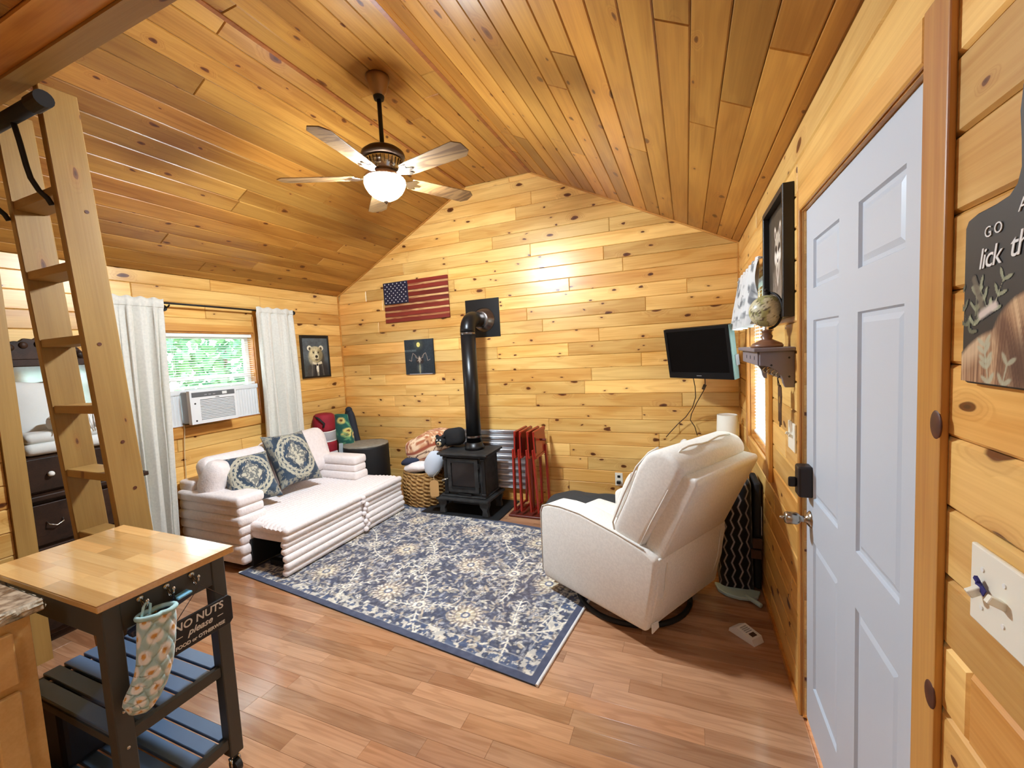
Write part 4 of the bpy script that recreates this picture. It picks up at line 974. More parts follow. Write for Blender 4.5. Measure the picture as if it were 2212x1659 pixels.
# ================================================================== wooden flag on the back wall
def build_flag():
    x0, z0, w, h = .716, 1.99, .86, .457; y = D
    t = thing('wooden_flag', 'rustic wooden stars and stripes flag hung on the plank wall', 'flag', (x0 + w / 2, D, z0))
    m = T(x0, 0, z0) @ RY(math.radians(-.4))
    sh = h / 13
    for i in range(13):
        a = 0 if i < 6 else w * .395
        red = i % 2 == 0
        e_ = .0055     # red boards are a little broader than the scraped cream ones
        za = i * sh + (.0006 - e_ if red and i else .0006 + (0 if red else e_)); zb = (i + 1) * sh - (.0006 - (e_ if i < 12 else 0) if red else .0006 + e_)
        g = bev(gbox((a, y - (.022 if red else .018), za), (w, y - .002, zb)), .002, 1)
        me_o = part('stripe', tr(g, m), 'flag_red' if red else 'flag_cream', t)
    c = part('canton', tr(rbox((0, y - .023, 6 * sh), (w * .393, y - .002, h), .002, 1), m), 'flag_blue', t, label='navy star field')
    st = [(math.cos(math.pi / 2 + k * math.pi / 5) * (.0095 if k % 2 == 0 else .0042), math.sin(math.pi / 2 + k * math.pi / 5) * (.0095 if k % 2 == 0 else .0042)) for k in range(10)]
    for r in range(9):
        n = 6 if r % 2 == 0 else 5
        for k in range(n):
            sx = w * .393 * ((2 * k + 1 + (r % 2)) / 12.0); sz = 6 * sh + (h - 6 * sh) * (r + .75) / 9.5
            part('star', tr(gprism(st, .0015, T(sx, 0, sz) @ T(0, y - .0228, 0) @ XZ), m), 'sheet_white', c)
flat('flag_blue', (28, 30, 56), .5, var=.2, vscale=30)
build_flag()
def paint_lake():
    p = Paint(.385, .395, .0032, (46, 54, 60)); n = p.noise(.08, 2)
    p.img *= (.75 + .45 * n)[..., None]
    p.put(p.ell(.19, .335, .05, .05, 0, 1.2), (120, 116, 84), .5); p.put(p.ell(.19, .335, .024, .027, 0, .2), (226, 210, 120))
    p.put((np.abs(p.y - .27) < .012) * (p.x < .16) * p.noise(.05, 4), (120, 132, 130), .8)
    p.put(p.y < .15, (36, 42, 46), .6)
    p.put(p.ell(.2, .15, .05, .035, 0, .4), (46, 36, 34))
    p.put(p.ell(.195, .165, .014, .04, 0, .5), (176, 160, 140), .9); p.put(p.seg([(.17, .15), (.2, .185), (.22, .155)], .004), (190, 176, 156), .8)
    for s in (-1, 1): p.put(p.seg([(.195 + s * .015, .18), (.195 + s * .045, .19), (.195 + s * .06, .225), (.195 + s * .085, .24), (.195 + s * .1, .2), (.195 + s * .11, .15), (.195 + s * .14, .165)], .0035), (168, 148, 132), .8); p.put(p.seg([(.195 + s * .06, .225), (.195 + s * .05, .215), (.195 + s * .035, .2)], .003), (150, 130, 116), .8)
    p.put(p.ell(.195, .06, .012, .055, 0, .6), (190, 180, 130), .9); p.put(p.ell(.195, .07, .035, .05, 0, 1.0), (110, 112, 104), .5)
    p.img *= (.85 + .3 * p.noise(.012, 6))[..., None]; return p
t = thing('canvas_print', 'dark canvas of a moonlit lake with antlers below the flag', 'picture', (1.145, D, 1.385))
pl_ = paint_lake(); F = frame((.952, D - .02, 1.385), vX, vZ, nY)
part('canvas', rbox((.952, D - .019, 1.385), (1.337, D - .001, 1.78), .002, 1), 'black_matte', t)
part('print', tr(pl_.geom(), F), 'print_canvas', t, colors=pl_.colors(), recalc=False)
part('label_strip', gbox((1.0, D - .021, 1.385), (1.31, D - .02, 1.392)), 'bag_band', t)
# ================================================================== wood stove with its flue
def build_stove():
    cx = 1.92
    t = thing('wood_stove', 'black cast iron wood stove on short curved legs', 'stove', (cx, 3.69, .012))
    z = .012
    part('top_plate', rbox((1.645, 3.49, .606), (2.19, 3.87, .628), .006, 2), 'stove_iron', t)
    part('top_moulding', rbox((1.665, 3.51, .585), (2.17, 3.86, .607), .008, 2), 'stove_black', t)
    part('body', rbox((1.70, 3.545, .20), (2.135, 3.85, .586), .008, 2), 'stove_iron', t)
    for x in (1.688, 2.105): part('corner_post', gjoin(rbox((x, 3.528, .205), (x + .042, 3.565, .585), .012, 2), rbox((x - .004, 3.52, .55), (x + .046, 3.57, .585), .008, 1), rbox((x - .004, 3.52, .2), (x + .046, 3.57, .235), .008, 1)), 'stove_black', t)
    dr_ = part('door', slab((0, 3.525, 0), vX, vZ, nY, (1.735, .235, 2.075, .568), [(1.775, .29, 2.035, .525)], 0, .02), 'stove_iron', t, label='cast iron door frame')
    for zz in (.525, .274): part('door_bevel', gbox((1.775, 3.519, zz), (2.035, 3.531, zz + .016)), 'stove_black', dr_)
    part('fire_glass', gbox((1.772, 3.536, .287), (2.038, 3.541, .528)), 'stove_glass', dr_, label='smoked fire glass')
    for zz in (.30, .48): part('hinge', gcyl((2.083, 3.522, zz), (2.083, 3.522, zz + .045), .009, n=10), 'stove_black', dr_)
    part('door_handle', gjoin(gcyl((1.745, 3.525, .372), (1.745, 3.49, .372), .007, n=8), gtube([(1.745, 3.492, .372), (1.722, 3.482, .366), (1.70, 3.478, .358)], .009, 8)), 'nickel', dr_, smooth=True)
    part('ash_lip', gjoin(rbox((1.615, 3.47, .158), (2.19, 3.89, .186), .01, 2), rbox((1.66, 3.51, .185), (2.15, 3.87, .204), .008, 2)), 'stove_iron', t)
    part('maker_plate', gbox((1.85, 3.522, .208), (1.99, 3.528, .226)), 'stove_black', t)
    leg = [(-.05, .15), (.05, .15), (.05, .12), (.028, .06), (.042, .0), (-.03, .0), (-.022, .06), (-.05, .1)]
    for x, y, s in ((1.665, 3.53, 1), (2.13, 3.53, -1), (1.665, 3.84, 1), (2.13, 3.84, -1)):
        part('leg', bev(gprism([(-s * a, b * .975) for a, b in leg], .05, T(x, y + .025, .0125) @ XZ), .008, 2), 'stove_iron', t)
    part('ash_pan', gbox((1.75, 3.58, .10), (2.06, 3.82, .158)), 'black_matte', t)
    # flue pipe: straight run, elbow, wall thimble
    px, py, pz = 1.953, 3.715, 1.935; R = .074
    part('flue_collar', glathe([(.098, .628), (.098, .66), (.088, .668), (.086, .70)], 28, (px, py, 0)), 'stove_black', t, smooth=True)
    fp = part('flue_pipe', gcyl((px, py, .64), (px, py, 1.80), R, n=28), 'pipe_black', t, smooth=True, label='matte black straight flue pipe')
    part('pipe_seam', gjoin(glathe([(R + .003, 1.775), (R + .004, 1.785), (R + .003, 1.795)], 28, (px, py, 0), False), glathe([(R + .003, .75), (R + .004, .76), (R + .003, .77)], 28, (px, py, 0), False)), 'pipe_shine', fp, smooth=True)
    arc = [(px, py, 1.80)] + [(px, py + .135 - .135 * math.cos(a), 1.80 + .135 * math.sin(a)) for a in [math.pi / 2 * k / 10 for k in range(1, 11)]] + [(px, D - .06, pz)]
    part('flue_elbow', gtube(arc, R + .002, 28), 'pipe_black', t, smooth=True, label='black flue elbow')
    part('thimble_ring', tr(glathe([(R + .004, .09), (R + .02, .085), (.115, .02), (.128, .012), (.13, .006)], 36), frame((px + .02, D, pz), vX, vZ, nY)), 'pipe_shine', t, smooth=True, label='polished thimble ring')
build_stove()
single('flue_wall_plate', rbox((1.765, D - .006, 1.753), (2.16, D - .0005, 2.154), .001, 1), 'stove_black', 'square black steel plate behind the flue elbow', 'wall plate')
single('hearth_pad', rbox((1.42, 3.475, .0), (2.285, D - .02, .012), .003, 1), 'hearth_slate', 'flat black hearth pad under the wood stove', 'hearth pad')
def corr():
    n = 90
    def fn(u, v):
        z = .148 + .622 * v; ph = z / .0675 * 2 * math.pi; return (1.49 + .92 * u, D - .026 - .019 * math.sin(ph), z)
    return ggrid(fn, 2, n * 2)
o = single('metal_heat_shield', corr(), 'galvanized', 'corrugated galvanized sheet on the wall behind the stove', 'metal sheet', smooth=True, recalc=False)
md = o.modifiers.new('thickness', 'SOLIDIFY'); md.thickness = .0015
# ================================================================== basket of blankets
def build_basket():
    bx, by = 1.285, 3.80
    t = thing('woven_basket', 'round tan rope basket beside the stove', 'basket', (bx, by, 0))
    nr = 9
    def fn(u, v):
        z = .004 + .352 * v; r = .205 + .032 * math.sin(math.pi * (v * .85 + .05)); row = v * nr
        th = 2 * math.pi * u; r += .012 * abs(math.sin(math.pi * row)) + .008 * math.sin(th * 20 + 6.0 * row)
        return (bx + r * math.cos(th), by + r * math.sin(th), z)
    part('weave', ggrid(fn, 200, 105, True), 'basket_rope', t, smooth=True, recalc=False)
    part('bottom', gcyl((bx, by, .002), (bx, by, .014), .205, n=32), 'basket_rope', t)
    rim = [(bx + .222 * math.cos(2 * math.pi * k / 40), by + .222 * math.sin(2 * math.pi * k / 40), .358) for k in range(41)]
    part('rim', gtube(rim, .013, 8), 'basket_rope', t, smooth=True)
    tag = [(.045 * math.cos(a), .075 + .03 * math.sin(a)) for a in [math.pi * k / 8 for k in range(9)]] + [(-.045, -.05), (-.03, -.062), (.03, -.062), (.045, -.05)]
    tg = part('hang_tag', gprism(tag, .006, T(1.615, 3.462, .255) @ RZ(.25) @ XZ), 'tag_wood', t, label='pale wooden hang tag')
    part('tag_string', gtube([(1.615, 3.466, .345), (1.60, 3.48, .39), (1.57, 3.60, .40), (1.515, 3.72, .37)], .002, 5), 'cord_cream', tg)
build_basket()
p = Paint(2.6, .55, .0125, (206, 152, 112))
p.put((p.noise(.05, 4, 2) - .52) * 12, (240, 212, 178), .9); p.put((p.noise(.06, 9, 2) - .60) * 14, (168, 92, 60), .85); p.put((p.noise(.03, 12, 2) - .64) * 14, (120, 64, 44), .7)
band = (p.y > .16) & (p.y < .27); p.put(band, (238, 210, 176), .95); p.put(band * (np.abs(p.y - .215 - .025 * np.sin(p.x * 30)) < .009), (84, 44, 34), .9); p.put(np.abs(p.y - .16) < .008, (150, 70, 48), .9); p.put(np.abs(p.y - .27) < .008, (150, 70, 48), .9)
def throwg(u, v):
    a = math.pi * (v * 1.0) ; th = 2 * math.pi * u
    e = .55; sx = math.copysign(abs(math.cos(th)) ** e, math.cos(th)); sy = math.copysign(abs(math.sin(th)) ** e, math.sin(th)); s = max(.02, math.sin(a)) ** .6; q = -math.copysign(abs(math.cos(a)) ** .8, math.cos(a))
    return (.275 * sx * s, .155 * sy * s, .135 * q)
g = ggrid(throwg, p.nx, p.ny); g = tr(gnoise(g, .025, 6, 3), T(1.36, 3.80, .625) @ RY(math.radians(-21)))
single('patterned_throw', g, 'print_cloth', 'rust and cream patterned throw heaped on the basket', 'blanket', smooth=True, colors=p.colors(), recalc=False)
def blob(c, r, amp, seed, n=28, m=18, rot=None, sc_=7):
    g = gsphere((0, 0, 0), 1, n, m); g = ([(x * r[0], y * r[1], z * r[2]) for x, y, z in g[0]], g[1]); g = gnoise(g, amp, sc_, seed); return tr(g, T(*c) @ (rot or Matrix()))
single('pale_fleece', blob((1.475, 3.70, .46), (.085, .10, .16), .03, 5, rot=RY(.35)), 'fleece_blue', 'pale blue fleece spilling over the basket rim', 'blanket', smooth=True)
single('navy_blanket', blob((1.20, 3.735, .47), (.15, .12, .05), .02, 7, rot=RY(-.35)), 'fleece_navy', 'rolled navy blanket in the basket under the patterned throw', 'blanket', smooth=True)
single('blush_blanket', blob((1.27, 3.70, .415), (.16, .12, .065), .025, 9, rot=RY(-.15)), 'plush_cream', 'blush fleece blanket at the basket front', 'blanket', smooth=True)
def build_plush():
    t = thing('plush_bear', 'small black plush bear with tan muzzle above the basket', 'plush toy', (1.66, 3.74, .60))
    part('body', gnoise(tr(rbox((-.115, -.07, -.09), (.115, .07, .09), .055, 4), T(1.70, 3.76, .735) @ RY(-.12)), .01, 9, 2), 'bear_black', t, smooth=True)
    hd = part('head', gjoin(gsphere((1.585, 3.67, .70), .058, 16, 12, (1, .8, 1)), gsphere((1.55, 3.67, .752), .02, 10, 8), gsphere((1.622, 3.67, .755), .02, 10, 8)), 'bear_black', t, smooth=True)
    part('muzzle', gsphere((1.592, 3.628, .685), .027, 14, 10, (1, .7, .9)), 'bear_tan', hd, smooth=True, label='tan muzzle')
    part('nose', gsphere((1.594, 3.609, .69), .010, 10, 8), 'bear_black', hd, smooth=True)
    for x in (1.57, 1.61): part('eye', gsphere((x, 3.628, .722), .008, 10, 8), 'sheet_white', hd, smooth=True)
build_plush()
# ================================================================== folded red tray tables on their stand
def build_trays():
    t = thing('tray_stand', 'low dark wooden stand holding the folded red tray tables', 'stand', (2.52, 3.77, 0))
    part('base', rbox((2.33, 3.62, .004), (2.72, 3.94, .022), .004, 1), 'tray_dark', t)
    part('post', rbox((2.505, 3.765, .022), (2.54, 3.80, .74), .004, 1), 'tray_dark', t)
    part('hanger_bar', gcyl((2.37, 3.785, .73), (2.69, 3.785, .73), .011, n=10), 'tray_dark', t)
    labs = ('folded red tray table nearest the wood stove', 'second folded red tray table from the wood stove', 'third folded red tray table from the wood stove', 'folded red tray table nearest the recliner, broad face showing')
    for k, (x, tilt) in enumerate(((2.405, .03), (2.475, .01), (2.575, -.02), (2.65, -.04))):
        q = thing('folding_tray_table', labs[k], 'tray table', (x, 3.77, .05), group='folded red tray tables')
        m = T(x, 3.775, 0) @ RY(tilt)
        pan = part('tray_top', tr(gjoin(rbox((-.006, -.155, .575), (.010, .165, .835), .004, 1), gbox((.010, -.155, .80), (.016, .165, .83)), gbox((.010, -.155, .58), (.016, .165, .60))), m), 'tray_red', q)
        part('handle_slot', tr(gbox((.0102, -.145, .63), (.0112, -.125, .78)), m), 'black_matte', pan)
        for y, dx in ((-.130, -.018), (.130, .018)):
            part('leg', tr(bev(gbox((-.009, -.02, 0), (.009, .02, .60)), .002, 1), m @ T(dx * .6, y, .06) @ RY(dx * .8)), 'tray_red', q)
        for dx in (.0,): part('foot_bar', tr(gbox((-.007, -.125, 0), (.007, .125, .018)), m @ T(dx * .6, 0, .06)), 'tray_red', q)
flat('tray_dark', (96, 32, 22), .4)
build_trays()
# ================================================================== far corner: bags and log-end hamper
def build_red_bag():
    x, y = .15, 3.535
    t = thing('red_carry_bag', 'red drawstring carry bag with a grey band in the corner', 'bag', (x, y, 0))
    prof = [(.09, .0), (.118, .02), (.125, .3), (.122, .62), (.118, .66), (.112, .69)]
    part('lower_bag', gnoise(glathe(prof, 28, (x, y, 0)), .008, 9, 1), 'bag_red', t, smooth=True)
    part('band', glathe([(.113, .688), (.116, .695), (.116, .80), (.113, .807)], 28, (x, y, 0), False), 'bag_band', t, smooth=True, label='reflective grey band')
    part('band_edge', gjoin(glathe([(.114, .686), (.1175, .69), (.1175, .7), (.114, .704)], 28, (x, y, 0), False), glathe([(.114, .794), (.1175, .797), (.1175, .806), (.114, .809)], 28, (x, y, 0), False)), 'sheet_white', t, smooth=True)
    part('upper_bag', gnoise(glathe([(.112, .805), (.118, .83), (.12, .93), (.108, .985), (.085, 1.0), (.03, .985)], 28, (x, y, 0)), .010, 10, 3), 'bag_red', t, smooth=True)
    part('strap', gtube([(x - .03, y - .09, .98), (x + .06, y - .125, .96), (x + .10, y - .09, .90), (x + .09, y - .1, .86)], .012, 6), 'bag_black', t, smooth=True)
build_red_bag()
def build_slate_bag():
    t = thing('slate_duffel', 'dark slate drawstring bag leaning in the corner behind the sunflower bag', 'bag', (.22, 3.90, 0))
    def fn(u, v):
        th = 2 * math.pi * u; r = (.13 * (1 - v) ** .6 + .05) * (1 + .06 * math.sin(3 * th + 5 * v)); z = .985 * v
        return (.16 + .09 * (1 - v) + r * math.cos(th) * .85, 3.915 + .62 * r * math.sin(th) * .8 + .0 * v, z)
    part('sack', gnoise(ggrid(fn, 32, 26, True), .012, 8, 5), 'bag_slate', t, smooth=True)
    part('knot', gsphere((.163, 3.91, .985), .042, 12, 8), 'bag_slate', t, smooth=True)
build_slate_bag()
p = Paint(.5, .5, .012, (40, 92, 84)); p.put(p.noise(.05, 3) - .2, (60, 128, 96), .8); rs = np.random.RandomState(4)
for i in range(13):
    x, y = rs.uniform(.03, .47), rs.uniform(.04, .48); p.put(p.ell(x, y, .05, .042, 0, .2), (222, 206, 120)); p.put(p.ell(x, y, .02, .017, 0, .3), (110, 70, 40))
    for q in range(2): p.put(p.ell(rs.uniform(0, .5), rs.uniform(0, .5), .04, .012, rs.uniform(0, 3), .4), (120, 176, 120), .8)
def sun(u, v):
    th = 2 * math.pi * u; r = .085 + .035 * math.sin(math.pi * min(1, v * 1.15)) ; lean = .10 * (1 - v)
    return (.20 + lean * .8 + r * math.cos(th), 3.725 + .02 * v + r * .62 * math.sin(th), .545 + .415 * v)
single('sunflower_bag', gnoise(ggrid(sun, p.nx, p.ny), .012, 9, 2), 'print_cloth', 'green bag printed with sunflowers in the corner', 'bag', smooth=True, colors=p.colors(), recalc=False)
t = thing('black_backpack', 'black bag with white paper tags beside the red bag', 'bag', (.20, 3.70, 0))
part('sack', gnoise(glathe([(.06, 0), (.072, .03), (.075, .4), (.07, .49), (.05, .535), (.02, .54)], 24, (.20, 3.715, 0)), .015, 7, 3), 'bag_black', t, smooth=True)
part('paper_tag', tr(gbox((-.04, 0, -.022), (.04, .002, .022)), T(.305, 3.50, .565) @ RZ(.5) @ RY(-.2)), 'paper_white', t)
part('plastic_sleeve', tr(rbox((-.022, -.005, -.12), (.022, .005, .12), .004, 1), T(.37, 3.53, .55) @ RZ(.6) @ RY(.06)), 'clear_plastic', t, label='clear plastic sleeve')
t = thing('log_hamper', 'round black hamper with a pale bark-textured lid in the corner', 'hamper', (.53, 3.75, 0))
part('drum', glathe([(.245, .003), (.25, .02), (.252, .6), (.25, .615)], 40, (.53, 3.75, 0)), 'hamper_black', t, smooth=True)
part('lid', gnoise(glathe([(.25, .614), (.247, .628), (.2, .632), (.1, .635), (.01, .632)], 40, (.53, 3.75, 0)), .006, 20, 2), 'hamper_top', t, smooth=True)
# ================================================================== charcoal floor cushion behind the recliner
def cush(u, v):
    th = 2 * math.pi * u; a = math.pi * v; e = .5
    cx_ = math.copysign(abs(math.cos(th)) ** e, math.cos(th)); sy = math.copysign(abs(math.sin(th)) ** e, math.sin(th)); s = max(1e-5, math.sin(a)) ** .5; q = -math.copysign(abs(math.cos(a)) ** .9, math.cos(a))
    return (3.13 + .37 * cx_ * s, 3.46 + .26 * sy * s, .165 + .155 * q)
single('floor_cushion', gnoise(ggrid(cush, 48, 20), .02, 6, 4), 'charcoal_fabric', 'charcoal plush floor cushion by the wall behind the recliner', 'cushion', smooth=True, recalc=False)
# ================================================================== wall outlet
t = thing('wall_outlet', 'white duplex outlet low on the plank wall', 'outlet', (3.32, D, .245))
part('plate', rbox((3.286, D - .006, .245), (3.358, D - .0005, .372), .003, 2), 'almond_plate', t)
for z in (.282, .335): part('socket', gjoin(gbox((3.308, D - .0072, z - .012), (3.336, D - .006, z + .012))), 'black_satin', t)
part('plug', rbox((3.303, D - .04, .27), (3.341, D - .007, .298), .006, 2), 'black_satin', t, label='black plug')
# ================================================================== television on its arm, cords
def build_tv():
    Lp, Rp = Vector((3.815, 3.80, 0)), Vector((4.262, 3.437, 0)); ax = (Rp - Lp).normalized(); w = (Rp - Lp).length; N = Vector(ax).cross(Vector((0, 0, 1)))
    tilt = Matrix.Rotation(math.radians(9), 4, 'X')
    F = frame((Lp.x, Lp.y, 1.295), tuple(ax), vZ, tuple(N)) @ tilt
    t = thing('television', 'flat black television on a wall arm in the corner', 'television', (4.05, 3.64, 1.29))
    h = .405
    part('housing', tr(rbox((-.002, -.002, -.045), (w + .002, h + .002, -.002), .008, 2), F), 'tv_bezel', t)
    part('bezel', tr(slab((0, 0, 0), vX, vY, vZ, (0, 0, w, h), [(.025, .05, w - .025, h - .022)], -.004, .004), F), 'tv_bezel', t)
    part('screen', tr(gbox((.024, .049, -.003), (w - .024, h - .021, -.0005)), F), 'tv_black', t, label='dark glossy screen')
    part('edge_trim', tr(rbox((w + .001, .0, -.05), (w + .012, h, .002), .004, 2), F), 'tv_edge', t, label='glossy greenish side edge')
    part('maker_mark', tr(text_geom('', .01), F) if False else tr(gbox((w * .5 - .022, .021, .004), (w * .5 + .022, .026, .0046)), F), 'ac_grey', t)
    bk = F @ Vector((w * .62, h * .5, -.045))
    part('wall_arm', gjoin(gtube([tuple(bk), (4.17, 3.80, 1.49), (4.12, D - .01, 1.49)], .015, 8), gbox((4.06, D - .016, 1.39), (4.16, D - .001, 1.59))), 'black_iron', t)
    part('side_bracket', tr(rbox((w + .012, .1, -.06), (w + .018, .18, -.02), .002, 1), F), 'ac_grey', t)
build_tv()
t = thing('tv_cords', 'dark red-brown cords hanging below the television', 'cord', (3.95, 3.85, .85))
part('cord', gtube([(3.99, 3.70, 1.31), (4.005, 3.76, 1.22), (4.01, 3.86, 1.12), (3.985, 3.95, 1.02), (3.93, 3.99, .93), (3.86, 4.0, .86), (3.80, 4.0, .79), (3.76, 4.01, .74)], .0035, 6), 'cord_dark', t, smooth=True)
cb = part('cord', gtube([(4.075, 3.62, 1.30), (4.08, 3.72, 1.24), (4.07, 3.80, 1.18), (4.02, 3.90, 1.07), (3.975, 3.96, .96), (3.965, 4.0, .90), (4.0, 4.01, .84), (4.02, 4.015, .76)], .0035, 6), 'cord_dark', t, smooth=True)
part('adapter', tr(rbox((-.012, -.01, -.022), (.012, .01, .022), .003, 1), T(4.073, 3.755, 1.215) @ RY(.4)), 'bronze', cb)
# ================================================================== side table and lamp in the corner
t = thing('side_table', 'small dark side table in the corner behind the recliner', 'table', (4.1, 3.82, 0))
part('top', rbox((3.80, 3.66, .555), (4.33, 4.0, .58), .004, 1), 'dark_antique', t)
for x in (3.83, 4.30):
    for y in (3.69, 3.97): part('leg', gbox((x - .018, y - .018, 0), (x + .018, y + .018, .555)), 'dark_antique', t)
t = thing('table_lamp', 'small lamp with a white drum shade in the corner', 'lamp', (4.245, 3.85, .58))
part('base', glathe([(.055, .582), (.055, .592), (.02, .605), (.012, .64), (.012, .78), (.02, .79)], 20, (4.245, 3.85, 0)), 'bronze', t, smooth=True)
part('shade', glathe([(.083, .79), (.076, .975), (.073, .975), (.08, .79), (.083, .79)], 32, (4.245, 3.85, 0), False), 'lampshade', t, smooth=True, recalc=False)
part('shade_ring', glathe([(.006, .965), (.074, .968), (.074, .964), (.006, .961)], 24, (4.245, 3.85, 0)), 'lampshade', t)
single('tissue_box', gjoin(rbox((3.86, 3.74, .58), (3.98, 3.86, .70), .006, 2), blob((3.92, 3.80, .72), (.035, .035, .045), .02, 3)), 'paper_white', 'white tissue box on the side table behind the recliner', 'box')
# ================================================================== right wall: valance, framed raccoon, shelf, globe, switches, sign
p = Paint(.9, .36, .0085, (216, 218, 218)); rs = np.random.RandomState(3)
for i in range(42):
    x, y = rs.uniform(0, .9), rs.uniform(.02, .36); c_ = ((122, 126, 130), (160, 164, 166), (96, 100, 106))[rs.randint(3)]
    p.put(p.ell(x, y, rs.uniform(.02, .05), rs.uniform(.01, .022), rs.uniform(0, 3), .3), c_, .8); p.put(p.seg([(x, y), (x + rs.uniform(-.06, .06), y + rs.uniform(-.08, .08))], .004), (110, 114, 118), .8)
p.put(p.y < .045, (200, 202, 202), .8); p.put(np.abs(p.y - .05) < .006, (150, 154, 156), .7)
def val(x, y):
    v = 1 - y / .36; dep = .014 + .022 * v
    return (W - .055 - .035 * v - dep * math.sin(x * 48 + .6 * math.sin(7 * v)), 2.60 + x, 1.655 + y + .008 * math.sin(x * 24) * v)
o = single('window_valance', p.geom(val), 'print_cloth', 'grey and white printed valance over the window beside the television', 'valance', smooth=True, colors=p.colors(), recalc=False)
single('valance_rod', gjoin(gcyl((W - .06, 2.56, 2.0), (W - .06, 3.53, 2.0), .007, n=8), gtube([(W - .06, 2.57, 2.0), (W, 2.57, 2.0)], .006, 6), gtube([(W - .06, 3.52, 2.0), (W, 3.52, 2.0)], .006, 6)), 'sheet_white', 'thin white rod carrying the printed valance', 'curtain rod')
def paint_raccoon():
    p = Paint(.425, .47, .0034, (74, 66, 56)); p.img *= (.75 + .4 * p.noise(.08, 3))[..., None]; c = .21
    p.put(p.ell(c, .05, .12, .21, 0, .3), (124, 112, 100)); p.put(p.seg([(c - .1, .2), (c - .11, 0)], .01), (150, 140, 128), .6); p.put(p.seg([(c - .03, .23), (c + .0, .14), (c + .04, .23)], .008), (226, 216, 204), .8)
    for s in (-.05, .03, .07): p.put(p.seg([(c + s, .15), (c + s * 1.1, 0)], .004), (176, 164, 152), .7)
    p.put(p.ell(c, .30, .07, .085, 0, .2), (184, 174, 158))
    for s in (-1, 1):
        p.put(p.ell(c + s * .055, .385, .022, .034, -s * .3, .3), (216, 206, 192)); p.put(p.ell(c + s * .055, .378, .011, .02, -s * .3, .4), (60, 50, 44))
        p.put(p.ell(c + s * .035, .305, .026, .02, s * .5, .3), (30, 26, 24)); p.put(p.ell(c + s * .05, .27, .026, .03, 0, .5), (226, 220, 210), .9)
    p.put(p.ell(c, .265, .022, .035, 0, .4), (232, 226, 216)); p.put(p.ell(c, .25, .011, .009, 0, .3), (24, 20, 20))
    p.img *= (.85 + .3 * p.noise(.012, 8))[..., None]; return p
framed('raccoon_portrait', 'deep black frame with a raccoon portrait next to the door', 'picture', (W, 2.585, 1.665), nY, nX, .50, .545, .025, .042, paint_raccoon(), rec=.35)
def build_shelf():
    t = thing('hook_shelf', 'grey wooden wall shelf with hooks beside the door', 'shelf', (W, 2.36, 1.38))
    y0, y1 = 2.085, 2.63; z1 = 1.538; xf = W - .135
    part('top_board', rbox((xf - .018, y0 - .02, z1 - .016), (W, y1 + .02, z1), .003, 1), 'shelf_grey', t)
    br = [(0, 0), (0, .155), (.128, .155), (.128, .095)] + [(.128 - .085 * math.sin(math.pi / 2 * k / 8), .095 - .075 * (1 - math.cos(math.pi / 2 * k / 8))) for k in range(1, 9)] + [(.035, 0)]
    for y in (y0, y1 - .018): part('side_bracket', bev(gprism(br, .018, frame((W, y + .018, z1 - .171), nX, vZ, vY) @ T(0, 0, -.018)), .002, 1), 'shelf_grey', t)
    fb = part('front_board', rbox((xf, y0 + .018, z1 - .076), (xf + .014, y1 - .018, z1 - .016), .002, 1), 'shelf_grey', t)
    part('back_board', rbox((W - .014, y0 + .018, z1 - .15), (W - .001, y1 - .018, z1 - .016), .002, 1), 'shelf_grey', t)
    for z, dx in ((z1 - .045, .02), (z1 - .125, .02), (z1 - .075, .085)): part('screw', gcyl((W - dx, y0 - .001, z), (W - dx, y0 + .002, z), .0045, n=8), 'black_satin', t)
    for k in range(3):
        part('cutout', gsphere((xf - .0005, y0 + .1 + k * .13, z1 - .045), .010, 8, 6, (.1, 1, 1)), 'bag_slate', fb)
    for y in (2.13, 2.24, 2.36, 2.48): part('hook', gtube([(W - .014, y, 1.44), (W - .05, y, 1.435), (W - .06, y, 1.42), (W - .052, y, 1.405), (W - .045, y, 1.412)], .0035, 6), 'chrome', t, smooth=True)
build_shelf()
t = thing('hanging_ornament', 'rusty metal glove-shaped ornament hanging under the grey shelf', 'ornament', (W - .052, 2.13, 1.22))
hand = [(-.035, 0), (-.03, -.05), (-.032, -.10), (-.02, -.105), (-.016, -.055), (-.008, -.06), (-.008, -.125), (.004, -.125), (.006, -.06), (.012, -.06), (.018, -.115), (.03, -.112), (.028, -.04), (.04, .01), (.03, .05), (.012, .06), (.0, .045), (-.014, .06), (-.034, .05)]
part('plate', gprism(hand, .003, frame((W - .045, 2.13, 1.315), nY, vZ, nX)), 'rust_metal', t)
part('wire', gtube([(W - .05, 2.11, 1.37), (W - .055, 2.13, 1.405), (W - .05, 2.15, 1.37)], .0018, 5), 'black_iron', t)
part('charm', gjoin(gcyl((W - .05, 2.12, 1.31), (W - .046, 2.12, 1.31), .016, n=10)), 'key_brass', t)
